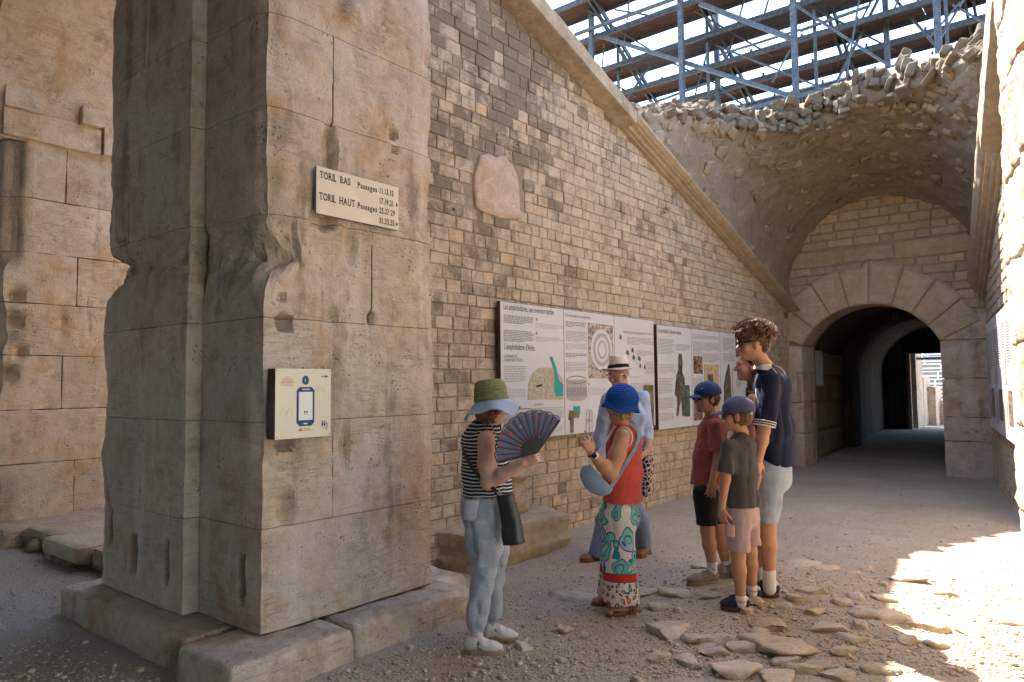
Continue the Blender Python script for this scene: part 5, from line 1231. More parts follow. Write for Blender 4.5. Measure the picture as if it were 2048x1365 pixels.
# ---------------------------------------------------------------- small builders
def strap(name, pts, w, th, mat, parent, nrm=None, n=40, tagkw=None):
    """flat band along a smooth path; w broad side, th thickness"""
    pts = np.array(pts, float); t = np.linspace(0, len(pts)-1, n); P = np.zeros((n, 3))
    for i, x in enumerate(t):                                        # Catmull-Rom
        k = min(int(x), len(pts)-2); u = x-k; p0, p1, p2, p3 = pts[max(k-1, 0)], pts[k], pts[k+1], pts[min(k+2, len(pts)-1)]
        P[i] = .5*((2*p1)+(p2-p0)*u+(2*p0-5*p1+4*p2-p3)*u*u+(3*p1-p0-3*p2+p3)*u**3)
    T = np.gradient(P, axis=0); T /= np.linalg.norm(T, axis=1)[:, None]; V = []
    for i in range(n):
        o = nrm(P[i]) if callable(nrm) else np.array(nrm if nrm is not None else -CD); s = _n(np.cross(T[i], o)); o = _n(np.cross(s, T[i]))
        V += [P[i]+s*w/2+o*th/2, P[i]-s*w/2+o*th/2, P[i]-s*w/2-o*th/2, P[i]+s*w/2-o*th/2]
    F = [(i*4+k, i*4+(k+1) % 4, i*4+4+(k+1) % 4, i*4+4+k) for i in range(n-1) for k in range(4)]+[(3, 2, 1, 0), (n*4-4, n*4-3, n*4-2, n*4-1)]
    return obj(name, V, F, mat, parent, False)
def cap_on(p, ax, parent, mat, s=1.0, tilt=0.0, bill=.075, logo=None, opening=False):
    """baseball cap on a head frame p()"""
    r, f, u = ax
    s = s*1.03; pr = [Ell(p(0, -.014, .050), np.array([.090, .114, .094])*s, ax, .0)]
    cut = lambda P, d: np.maximum(d, -((P-p(0, 0, .030))@u+((P-p(0, 0, .03))@f)*.10))
    c = cloth('cap', pr, mat, parent, .006, cut)
    V, F = surface([Ell(p(0, .115, .028), np.array([.078, bill+.02, .03])*s, ax, 0)], .005, lambda P, d: np.maximum(np.maximum(d, np.abs((P-p(0, .1, .036))@u+.9*((P-p(0, .1, 0))@r)**2/.1*1.0*.6+((P-p(0, .1, 0))@f)*.22)-.004), -((P-p(0, .068, 0))@f)))
    obj('bill', V, F, mat, c, True)
    mb = MB(); mb.add(ICO1[0]*.009*s+p(0, -.012, .142), ICO1[1]); mb.build('button', mat, c)
    if opening:
        V, F = surface([Ell(p(0, -.105, .045), np.array([.045, .03, .034])*s, ax, 0)], .005); obj('cap_opening', V, F, MAT['hairbrown'], c, True)
        V, F = surface([ECap(p(-.055, -.104, .022), p(.055, -.104, .022), (.012, .012), (.012, .012), u, 0)], .005); obj('cap_strap', V, F, MAT['paleblue'], c, True)
    return c
def glasses_on(p, ax, parent, mat, s=1.0, dark=True, name='sunglasses'):
    mb = MB()
    for sd in (-1, 1):
        if dark:
            V = ICO[0]*np.array([.031, .013, .024])*s; mb.add(p(sd*.036, .100, .012)+V@ax, ICO[1])
        else:
            q = [p(sd*.034+.026*math.cos(a), .100, .010+.019*math.sin(a)) for a in np.linspace(0, 2*math.pi, 17)]; mb.tube(q, .0016*s, 5)
        mb.bar(p(sd*.066, .094, .018), p(sd*.083, -.005, .016), .006*s, .011*s)
    mb.bar(p(-.012, .100, .018), p(.012, .100, .018), .004*s)
    return mb.build(name, mat, parent, True)
def lowhair(prims, mat, parent, amp=.012, freq=28, res=.006, post2=None, name='hair', seed=4):
    def post(P, d):
        d = d+amp*(1-2*np.abs(vnoise(P*freq, seed)))+amp*.6*vnoise(P*freq*2.1, seed+1); return post2(P, d) if post2 else d
    V, F = surface(prims, res, post); return obj(name, V, F, mat, parent, True)
def shoes(P, heel, toe, parent, mat, solemat, w=.045, h=.058, st=.024, stripes_=None, name='shoe', tab=None):
    heel, toe = P.snap(heel, .004), P.snap(toe, .004); toe[2] = heel[2] = min(heel[2], toe[2])
    pr, f, r, L = shoe_prims(heel+UPV*st*.6, toe+UPV*st*.6, w, h); V, F = surface(pr, .006, lambda Q, d: d+.0035*np.sin(((Q-heel)@f)*95)*(((Q-heel)@f) > L*.35)*(((Q-heel)@f) < L*.72)*(((Q-heel)@UPV) > st+h*.45)); o = obj(name, V, F, mat, parent, True)
    V, F = surface(sole_prims(heel, toe, w*1.04, st), .005); obj('sole', V, F, solemat, o, True)
    if stripes_:
        for sd in (-1, 1):
            for j in range(stripes_[1]):
                c0 = heel+f*(L*(.43+.075*j)); a = c0+UPV*(st+.006)+r*sd*(w*.86); b = c0-f*.03+UPV*(st+h*.78)+r*sd*(w*.62); mb = MB(); mb.bar(a, b, .014, .010, r); mb.build('stripe', stripes_[0], o)
    if tab is not None:
        V, F = surface([Ell(heel+f*.016+UPV*(st+h*.7), (w*.55, .02, h*.36), np.array([r, f, UPV]), 0)], .005); obj('heel_tab', V, F, tab, o, True)
    mb = MB()
    for j in range(4): q = heel+f*(L*(.46+.07*j))+UPV*(st*.6+h*(.99-.09*j)); mb.bar(q-r*.022, q+r*.022, .009, .010)
    mb.build('laces', MAT['suede'] if mat is MAT['suede'] else MAT['taupe'], o, kind='stuff')
    return heel, f, r, L
# ================================================================ the visitors
def person(prims, mat, label, group=None, res=.006):
    V, F = surface(prims, res); o = obj('person', V, F, mat, None, True); return tag(o, label, 'person', group)

def woman_striped():
    P = Pose(975, 1293); J = P; f = heading(.98, .12); rt = _n(np.cross(f, UPV))          # rt = her right, towards the camera
    hc = J(984, 814, .03); hf = heading(.62, .78)
    neck = J(972, 853, .03); pr, p, ax = head_prims(hc, hf, 1.0, UPV, neck)
    sh, el, wr = J(972, 878, -.15), J(976, 966, -.17), J(1046, 927, -.24)
    pr += [Cone(sh, sh*.45+el*.55, .052, .054, .03), Cone(sh*.45+el*.55, el, .054, .044, .03), Cone(el, el*.6+wr*.4, .042, .043, .02), Cone(el*.6+wr*.4, wr, .043, .028, .02)]
    hf_ = _n(CR*.85+UPV*.45-CD*.1); pr += hand_prims(wr, hf_, -CD*.8+UPV*.3, .98, (.9, .95, 1.0, 1.0), .8, -1)
    sl, ell_, wl = J(984, 878, .19), J(1000, 950, .27), J(1012, 985, .2)
    pr += [Cone(sl, ell_, .05, .042, .02), Cone(ell_, wl, .04, .028, .02), Ell(wl, (.03, .03, .03), None, .02)]
    hip = J(978, 1005, .02); chest = J(966, 905, .02); pr += [ECap(hip, chest, (.13, .09), (.13, .09), rt, .03), ECap(chest, neck, (.13, .085), (.05, .05), rt, .03)]
    kn, an, kf, af = J(962, 1138, -.08), J(952, 1262, -.09), J(988, 1132, .10), J(977, 1246, .10)
    pr += [Cone(hip+rt*.05, kn, .05, .034, .02), Cone(kn, an, .034, .034, .02), Cone(hip-rt*.05, kf, .05, .034, .02), Cone(kf, af, .034, .034, .02)]
    o = person(pr, MAT['skin_a'], 'person in striped top and green-crowned sun hat holding an open fan')
    # top
    w1, w2, sh2 = J(976, 988, .02), J(972, 945, .02), J(967, 882, .03)
    prs = [ECap(w1, w2, (.165, .155), (.16, .142), rt, .03, (1, 0)), ECap(w2, sh2, (.16, .142), (.165, .128), rt, .05), ECap(sh2, neck-UPV*.01, (.165, .12), (.07, .065), rt, .05), Cone(sh-rt*.02, sh*.92+el*.08-rt*.01, .060, .056, .03), Cone(sl, sl*.9+ell_*.1, .06, .056, .03)]
    cutneg = [Cone(sh+rt*.05-UPV*.045, el+rt*.03, .050, .06)]
    cloth('striped_top', prs, MAT['stripes'], o, .007, folds(.005, 8, (1, 1, 1), 3))
    # trousers
    hp = J(976, 1010, .02); kn_b = J(966, 1150, -.07); an_b = J(951, 1256, -.085)
    prs = [ECap(J(976, 983, .02), hp, (.155, .135), (.175, .165), rt, .03, (1, 0)), ECap(hp, J(975, 1045, .02), (.175, .165), (.165, .14), rt, .03),
           ECap(J(966, 1040, -.07), J(972, 1095, -.08), (.09, .12), (.095, .105), rt, .05), ECap(J(972, 1095, -.08), kn_b, (.095, .105), (.075, .068), rt, .03), ECap(kn_b, J(954, 1240, -.085), (.075, .068), (.068, .062), rt, .03), ECap(J(954, 1240, -.085), J(952, 1262, -.09), (.066, .058), (.046, .048), rt, .01, (0, 1)),
           ECap(J(986, 1040, .09), J(994, 1110, .10), (.085, .10), (.08, .072), rt, .05), ECap(J(994, 1110, .10), J(984, 1225, .10), (.08, .072), (.062, .052), rt, .03), ECap(J(984, 1225, .10), J(978, 1248, .10), (.062, .05), (.044, .044), rt, .01, (0, 1))]
    tr = cloth('trousers', prs, MAT['denim_light'], o, .007, folds(.013, 6.0, (1, 1, .8), 8))
    V, F = surface([ECap(J(975, 1078, -.175), J(974, 1135, -.165), (.055, .014), (.055, .014), f, .0, (1, 1))], .006, folds(.002, 9)); obj('cargo_pocket', V, F, MAT['denim_light'], tr, True)
    V, F = surface([ECap(J(943, 1000, -.155), J(941, 1040, -.145), (.05, .02), (.045, .02), f, .0, (1, 1))], .006); obj('back_pocket', V, F, MAT['denim_light'], tr, True)
    for a, b in ((J(952, 1258, -.09), J(953, 1285, -.09)), (J(977, 1244, .10), J(979, 1268, .10))): cloth('sock', [Cone(a, b, .041, .043)], MAT['pinksock'], o, .006)
    for h, t in ((J(930, 1303, -.10), J(1004, 1316, -.14)), (J(968, 1278, .10), J(1034, 1288, .06))): shoes(P, h, t, o, MAT['whiteshoe'], MAT['tansole'], .043, .070, .024, (MAT['taupe'], 2))
    lowhair([Ell(p(0, -.03, -.005), (.083, .085, .085), ax), Ell(p(0, -.06, -.06), (.062, .05, .05), ax)], MAT['hairred'], o, .010, 40)
    # hat: green crown, wavy pale brim
    hu = _n(UPV+CR*-.10+CD*.05); r2 = _n(np.cross(CD, hu)); f2 = np.cross(hu, r2); hax = np.array([r2, f2, hu]); c0 = J(982, 795, .03)
    hat = cloth('sun_hat', [ECap(c0-hu*.02, c0+hu*.045, (.110, .110), (.097, .097), r2, .0, (1, 0)), Ell(c0+hu*.045, (.098, .098, .058), np.array([r2, f2, hu]), .02)], MAT['greenhat'], o, .006, lambda Q, d: np.maximum(d, (Q-c0)@hu-.108))
    n, m = 72, 9; V = []
    for j in range(m):
        for i in range(n):
            a = 2*math.pi*i/n; q = j/(m-1); R = .102+.070*q; w = .022*q*math.sin(3*a+.8)+.014*q*math.sin(5*a+2); V.append(c0+hu*(-.018-.078*q+w)+(r2*math.cos(a)+f2*math.sin(a))*(R+.01*q*math.sin(4*a)))
    V = np.array(V); V2 = V-hu*.005; F = [(j*n+i, j*n+(i+1) % n, (j+1)*n+(i+1) % n, (j+1)*n+i) for j in range(m-1) for i in range(n)]; k = m*n
    F2 = [tuple(x+k for x in q[::-1]) for q in F]+[((m-1)*n+i, (m-1)*n+(i+1) % n, k+(m-1)*n+(i+1) % n, k+(m-1)*n+i) for i in range(n)]
    obj('brim', np.concatenate([V, V2]), F+F2, MAT['brimblue'], hat, True)
    mb = MB(); mb.tube([J(974, 836, -.06), J(982, 850, -.1), J(990, 866, -.115), J(1000, 885, -.08)], .004, 6); mb.build('lanyard', MAT['steelblue'], o)
    # fan in the hand
    c = J(1073, 905, -.27); t = thing('hand_fan', c, 'open black-ribbed folding fan with flowers on grey cloth in the hatted visitor\'s hand', 'fan'); nn = _n(-CD+CR*.15); ux = _n(np.cross(UPV, nn)); uy = np.cross(nn, ux)
    R0, R1 = .07, .232; A = np.radians(np.linspace(53, 193, 27)); V = []; 
    dirs = [ux*math.cos(a)+uy*math.sin(a) for a in A]
    for i, d in enumerate(dirs): z = nn*(.004 if i % 2 else -.004); V += [c+d*R0*.9+z, c+d*R1+z]
    V = np.array(V); F = [(2*i, 2*i+1, 2*i+3, 2*i+2) for i in range(26)]; k = len(V); obj('fan_cloth', np.concatenate([V, V-nn*.0015]), F+[tuple(x+k for x in q[::-1]) for q in F], MAT['fan'], t)
    for i in range(0, 27, 2):
        d = dirs[i]; mb = MB(); mb.bar(c+nn*.008, c+d*(R1-.004)+nn*.008, .0055 if 0 < i < 26 else .013, .003, nn); mb.build('rib', MAT['leather'], t)
    mb = MB(); q = [c+nn*.010]+[c+nn*.010+d*.082 for d in dirs]; mb.add(q, [tuple(range(len(q)))]); mb.add(np.array(q)-nn*.003, [tuple(range(len(q)))[::-1]]); mb.build('fan_head', MAT['leather'], t)
    mb = MB(); mb.tube([c+d*(R1+.006+.005*math.sin(i*2.4)) for i, d in enumerate(dirs)], .0035, 5); mb.build('lace_edge', MAT['leather'], t)
    # shoulder bag
    bc = J(1020, 1038, -.20); t = thing('shoulder_bag', bc, 'black leather bag hanging at the striped visitor\'s hip', 'bag')
    top, bot = J(1011, 990, -.19), J(1029, 1088, -.20); V, F = surface([ECap(top, bot, (.050, .022), (.068, .045), CR, .0, (1, 1))], .006, lambda Q, d: d+.004*vnoise(Q*14, 5)); obj('bag_body', V, F, MAT['leather'], t, True)
    strap('strap', [J(998, 992, -.20), J(985, 976, -.21), J(960, 955, -.185), J(938, 925, -.14), J(926, 895, -.04), J(940, 862, .06), J(968, 852, .12)], .022, .004, MAT['leather'], t, lambda q: _n(q-J(968, 920, .02)))
    mb = MB(); mb.tube([J(1033, 1006, -.236), J(1034, 1020, -.24), J(1037, 1034, -.244), J(1036, 1046, -.245)], .0025, 5); mb.build('zip_pull', MAT['silver'], t)
    mb = MB(); mb.tube([J(994, 986, -.21), J(999, 981, -.215), J(1003, 985, -.215), J(999, 991, -.215), J(994, 986, -.21)], .003, 5); mb.build('ring', MAT['silver'], t)
woman_striped()

def woman_red():
    P = Pose(1228, 1217); J = P; f = heading(-.85, .5); rt = _n(np.cross(f, UPV)); lf = -rt           # left side towards the camera
    hc = J(1238, 810, .02); neck = J(1240, 850, .02); pr, p, ax = head_prims(hc, heading(-.6, .8), .98, UPV, neck, .055)
    sh, el, wr = J(1246, 872, -.15), J(1222, 949, -.21), J(1183, 906, -.25)
    pr += [Cone(sh, sh*.5+el*.5, .052, .055, .03), Cone(sh*.5+el*.5, el, .055, .046, .03), Cone(el, el*.6+wr*.4, .046, .045, .02), Cone(el*.6+wr*.4, wr, .045, .029, .02)]
    pr += hand_prims(wr, _n(UPV*.9-CR*.45), -CD*.7+CR*.55, .95, (.08, .75, .85, .95), .4, 1, .15)
    sr, er, wr2 = J(1252, 872, .19), J(1262, 945, .25), J(1235, 975, .28)
    pr += [Cone(sr, er, .05, .044, .02), Cone(er, wr2, .042, .03, .02)]
    hip, chest = J(1243, 1000, .02), J(1247, 905, .02); pr += [ECap(hip, chest, (.14, .11), (.14, .10), rt, .03), ECap(chest, neck, (.13, .09), (.06, .06), rt, .03)]
    h1, t1, h2, t2 = P.snap(J(1280, 1222, -.10), .02), P.snap(J(1212, 1234, -.16), .02), P.snap(J(1240, 1205, .16), .02), P.snap(J(1184, 1206, .10), .02)
    for h, t in ((h1, t1), (h2, t2)):
        pr += [Cone(hip, h+UPV*.1+(t-h)*.15, .045, .032, .02), Cone(h+UPV*.09+(t-h)*.15, h+UPV*.02+(t-h)*.14, .036, .034, .02), Ell(h*.45+t*.55+UPV*.018, (.04, .09, .022), np.array([_n(np.cross(t-h, UPV)), _n(t-h), UPV]), .02)]
        rr = _n(np.cross(t-h, UPV)); pr += [Ell(t-_n(t-h)*(.018+.006*abs(q))+rr*q*.015+UPV*.008, (.009, .016, .009), None, .004) for q in (-2, -1, 0, 1, 2)]
    o = person(pr, MAT['skin_b'], 'person in sleeveless red top, blue crochet hat and paisley trousers, one finger raised')
    w1, w2, sh2 = J(1246, 1001, .01), J(1246, 950, .01), J(1248, 888, .02)
    prs = [ECap(w1, w2, (.165, .135), (.155, .122), rt, .03, (1, 0)), ECap(w2, sh2, (.155, .122), (.16, .115), rt, .05), ECap(sh2, neck-UPV*.015, (.16, .105), (.075, .07), rt, .05), Cone(sh-lf*.035, sh-lf*.03+UPV*.0, .056, .054, .03), Cone(sr+lf*.03, sr+lf*.03, .055, .054, .03)]
    cloth('red_top', prs, MAT['red'], o, .007, folds(.005, 7, (1, 1, .6), 13))
    la = _n(np.cross(lf, UPV)); mb = MB(); mb.tube([sh-lf*.018-UPV*.012+(la*math.cos(a)*.058+UPV*math.sin(a)*.068) for a in np.linspace(0, 2*math.pi, 25)], .006, 6); mb.build('armhole_trim', MAT['sock'], o, True)
    zh = float(J(1238, 1204, -.1)[2]); MAT['paisley'] = paisley(zh)
    prs = [ECap(J(1243, 992, .01), J(1240, 1035, .01), (.125, .10), (.150, .125), rt, .03), ECap(J(1236, 1030, -.06), J(1236, 1110, -.08), (.10, .125), (.095, .12), rt, .05), ECap(J(1236, 1110, -.08), J(1241, 1206, -.10), (.095, .12), (.10, .128), rt, .03, (0, 1)),
           ECap(J(1240, 1030, .08), J(1232, 1110, .11), (.10, .12), (.09, .11), rt, .05), ECap(J(1232, 1110, .11), J(1224, 1194, .13), (.09, .11), (.09, .115), rt, .03, (0, 1))]
    cloth('paisley_trousers', prs, MAT['paisley'], o, .007, folds(.008, 5.5, (1, 1, .35), 17))
    lowhair([Ell(p(0, -.035, -.02), (.080, .08, .085), ax), Ell(p(.0, -.06, -.075), (.06, .045, .035), ax)], MAT['hairblond'], o, .010, 40)
    # crochet hat
    hu = _n(UPV+CR*.16-CD*.10); r2 = _n(np.cross(CD, hu)); f2 = np.cross(hu, r2); c0 = J(1243, 806, .0)
    def pf(Q, d):
        q = Q-c0; h = q@hu; rr = np.hypot(q@r2, q@f2); return np.maximum(d, -(h+.048+.012*np.sin(3*np.arctan2(q@f2, q@r2)+.5)))
    cloth('crochet_hat', [Ell(c0+hu*.035, (.108, .112, .10), np.array([r2, f2, hu]), .03), ECap(c0-hu*.06, c0+hu*.01, (.142, .146), (.110, .114), r2, .03, (0, 0))], MAT['crochet'], o, .006, pf)
    # sandals
    for h, t in ((h1, t1), (h2, t2)):
        g0 = h-UPV*.018; g1 = t-UPV*.018; g0[2] = g1[2] = min(g0[2], g1[2]); V, F = surface(sole_prims(g0, g1, .046, .026), .005); s = obj('sandal', V, F, MAT['brown_leather'], o, True); rr = _n(np.cross(t-h, UPV)); ff = _n(t-h); L = np.linalg.norm(t-h)
        for q, hh in ((.35, .062), (.66, .046), (.80, .035)):
            c = g0+ff*L*q; mb = MB(); mb.tube([c+rr*.044+UPV*.02, c+rr*.034+UPV*hh*.85, c+UPV*hh, c-rr*.034+UPV*hh*.85, c-rr*.044+UPV*.02], .007, 6); mb.build('sandal_strap', MAT['brown_leather'], s)
        mb = MB(); mb.tube([g0+ff*.10+rr*.04+UPV*.03, g0+ff*.02+rr*.032+UPV*.07, g0-ff*.004+UPV*.075, g0+ff*.02-rr*.032+UPV*.07, g0+ff*.10-rr*.04+UPV*.03], .006, 6); mb.build('heel_strap', MAT['brown_leather'], s)
    # watch, bracelet, ring
    d = _n(wr-el); a = wr-d*.03; V, F = surface([ECap(a-d*.011, a+d*.011, (.034, .034), (.034, .034), CD, 0, (1, 1))], .004); w = obj('watch', V, F, MAT['silver'], o, True)
    nrm = _n(-CD-CR*.2+UPV*.2); V, F = surface([RBox(a+nrm*.035, (.017, .017, .005), np.array([_n(np.cross(nrm, d)), d, nrm]), .004)], .004); obj('watch_face', V, F, MAT['lens'], w, True)
    mb = MB(); ring = [a+d*.026+(_n(np.cross(d, CD))*math.cos(q)+np.cross(d, _n(np.cross(d, CD)))*math.sin(q))*.033 for q in np.linspace(0, 6.283, 17)]; mb.tube(ring, .004, 6); mb.build('bracelet', MAT['black'], o)
    # crossbody bag
    bc = J(1192, 960, -.22); t = thing('crossbody_bag', bc, 'pale blue half-moon bag slung across the red top', 'bag')
    a1 = _n(J(1222, 968, -.2)-J(1183, 925, -.2)); a3 = -CD; a2 = np.cross(a3, a1); pc = J(1194, 958, -.20)
    V, F = surface([Ell(pc, (.125, .10, .05), np.array([a1, a2, a3]), 0)], .006, lambda Q, d: np.maximum(d, ((Q-pc)@a2)*(1 if a2[2] > 0 else -1)-.030)+.004*vnoise(Q*16, 3)); obj('bag_body', V, F, MAT['steelblue'], t, True)
    strap('strap', [J(1222, 974, -.235), J(1234, 958, -.20), J(1254, 925, -.17), J(1272, 893, -.12), J(1278, 868, -.06), J(1270, 848, -.02), J(1256, 842, .04)], .024, .004, MAT['steelblue'], t, lambda q: _n(q-J(1246, 930, .05)))
    strap('strap', [J(1184, 925, -.22), J(1200, 902, -.16), J(1218, 872, -.10), J(1232, 850, -.03), J(1246, 842, .04)], .02, .004, MAT['pinksock'], t, lambda q: _n(q-J(1246, 930, .12)))
    mb = MB(); V, F = box_vf((-.022, -.001, -.018), (.022, .001, .018)); mb.add(V@np.array([CR, CD, UPV])+J(1171, 926, -.22), F); mb.build('bag_tag', MAT['white'], t)
woman_red()

def man_panama():
    P = Pose(1238, 1114); J = P; f = heading(-.62, -.78); rt = _n(np.cross(f, UPV))
    hc = J(1237, 750, .0); neck = J(1246, 787, .05); pr, p, ax = head_prims(hc, heading(-.75, -.66), 1.02, _n(UPV+heading(-.75, -.66)*.28), neck, .055)
    shA, elA, wrA = J(1216, 800, -.05), J(1200, 872, .02), J(1206, 925, -.06)                   # picture-left arm (his right)
    shB, elB, wrB = J(1284, 797, .10), J(1293, 868, .12), J(1297, 900, -.02)
    pr += [Cone(shA, elA, .055, .046), Cone(elA, wrA, .042, .03), Cone(shB, elB, .055, .046), Cone(elB, wrB, .044, .036), Cone(wrB, J(1278, 915, -.12), .036, .03)]
    pr += hand_prims(J(1278, 915, -.12), _n(-CR*.8-CD*.5), UPV*.6-CD*.4, 1.0, (.9, .9, .9, .9), .6, 1)
    pr += hand_prims(wrA, _n(-UPV*.8+CR*.3), -CR, 1.0, (.5, .5, .5, .5), .5, 1)
    hip, chest = J(1247, 980, .03), J(1250, 850, .05); pr += [ECap(hip, chest, (.13, .10), (.15, .10), rt, .03), ECap(chest, neck, (.14, .09), (.06, .06), rt, .03)]
    aA, aB = J(1193, 1108, -.12), J(1288, 1098, .10); kA, kB = J(1212, 1040, -.10), J(1280, 1042, .06)
    pr += [Cone(hip, kA, .08, .06), Cone(kA, aA, .055, .04), Cone(hip, kB, .08, .06), Cone(kB, aB, .055, .04)]
    o = person(pr, MAT['skin_c'], 'person in pale blue long-sleeved shirt, jeans and white panama hat with black band')
    prs = [ECap(J(1249, 985, .04), J(1250, 920, .05), (.165, .135), (.17, .135), rt, .03, (1, 0)), ECap(J(1250, 920, .05), J(1250, 830, .05), (.17, .135), (.19, .125), rt, .05), ECap(J(1250, 830, .05), neck-UPV*.01, (.19, .115), (.075, .07), rt, .06),
           Cone(shA, elA, .072, .062, .04), ECap(elA, wrA+UPV*.02, (.06, .06), (.046, .046), CD, .02, (0, 1)), Cone(shB, elB, .073, .066, .04), Cone(elB, elB*.75+wrB*.25, .064, .06, .02)]
    cloth('shirt', prs, MAT['shirtblue'], o, .008, folds(.008, 7, (1, 1, .8), 23))
    prs = [ECap(J(1247, 970, .03), J(1246, 1000, .02), (.16, .13), (.165, .13), rt, .03, (1, 0)), ECap(J(1240, 995, -.02), kA, (.095, .10), (.085, .08), rt, .04), ECap(kA, J(1192, 1112, -.12), (.085, .08), (.075, .075), rt, .03, (0, 1)), ECap(J(1255, 995, .05), kB, (.095, .10), (.085, .08), rt, .04), ECap(kB, J(1288, 1098, .10), (.085, .08), (.078, .075), rt, .03, (0, 1))]
    cloth('jeans', prs, MAT['denim_mid'], o, .008, folds(.006, 6.5, (1, 1, .6), 27))
    for h, t in ((J(1199, 1118, -.06), J(1163, 1132, -.2)), (J(1298, 1102, .12), J(1276, 1120, -.1))):
        h0, ff, rr, L = shoes(P, h, t, o, MAT['brown_leather'], MAT['brown_leather'], .05, .055, .02, name='loafer')
    lowhair([Ell(p(0, -.03, .01), (.080, .085, .07), ax)], MAT['hairgrey'], o, .004, 50)
    glasses_on(p, ax, o, MAT['silver'], 1.02, False, 'spectacles')
    hu = _n(UPV+CR*-.06+CD*.05); r2 = _n(np.cross(CD, hu)); f2 = np.cross(hu, r2); c0 = J(1237, 736, .0)
    hat = cloth('panama_hat', [ECap(c0-hu*.01, c0+hu*.095, (.098, .115), (.078, .095), r2, .0, (1, 0))], MAT['panama'], o, .006, lambda Q, d: np.maximum(d, (Q-c0)@hu-.115+.9*np.maximum(0, .055-np.abs((Q-c0)@r2))*.35+.5*((Q-c0)@f2)**2))
    n, m = 64, 7; V = []
    for j in range(m):
        for i in range(n): a = 2*math.pi*i/n; q = j/(m-1); V.append(c0+hu*(-.008+q*(.012*math.cos(2*a)-.004)-.014*q*math.sin(a)*0)+(r2*math.cos(a)*(.095+.062*q)+f2*math.sin(a)*(.112+.062*q)))
    V = np.array(V); F = [(j*n+i, j*n+(i+1) % n, (j+1)*n+(i+1) % n, (j+1)*n+i) for j in range(m-1) for i in range(n)]; k = m*n
    obj('brim', np.concatenate([V, V-hu*.005]), F+[tuple(x+k for x in q[::-1]) for q in F]+[((m-1)*n+i, (m-1)*n+(i+1) % n, k+(m-1)*n+(i+1) % n, k+(m-1)*n+i) for i in range(n)], MAT['panama'], hat, True)
    cloth('hat_band', [ECap(c0-hu*.004, c0+hu*.03, (.102, .119), (.096, .113), r2, .0, (1, 1))], MAT['black'], hat, .006)
    strap('bag_strap', [J(1268, 784, -.05), J(1256, 815, -.12), J(1240, 850, -.14), J(1222, 880, -.12)], .03, .005, MAT['brown_leather'], o, -CD)
    c = J(1295, 946, -.05); t = thing('tote_bag', c, 'navy and cream patterned tote hanging from the panama-hatted visitor\'s forearm', 'bag')
    V, F = surface([ECap(J(1293, 915, -.05), J(1292, 983, -.05), (.075, .04), (.055, .05), CR, 0, (1, 0))], .007, folds(.010, 8, (1, 1, .5), 31)); obj('bag_body', V, F, MAT['tote'], t, True)
    strap('strap', [J(1287, 918, -.08), J(1285, 890, -.09), J(1287, 872, -.07)], .02, .004, MAT['tote'], t, -CD)
man_panama()

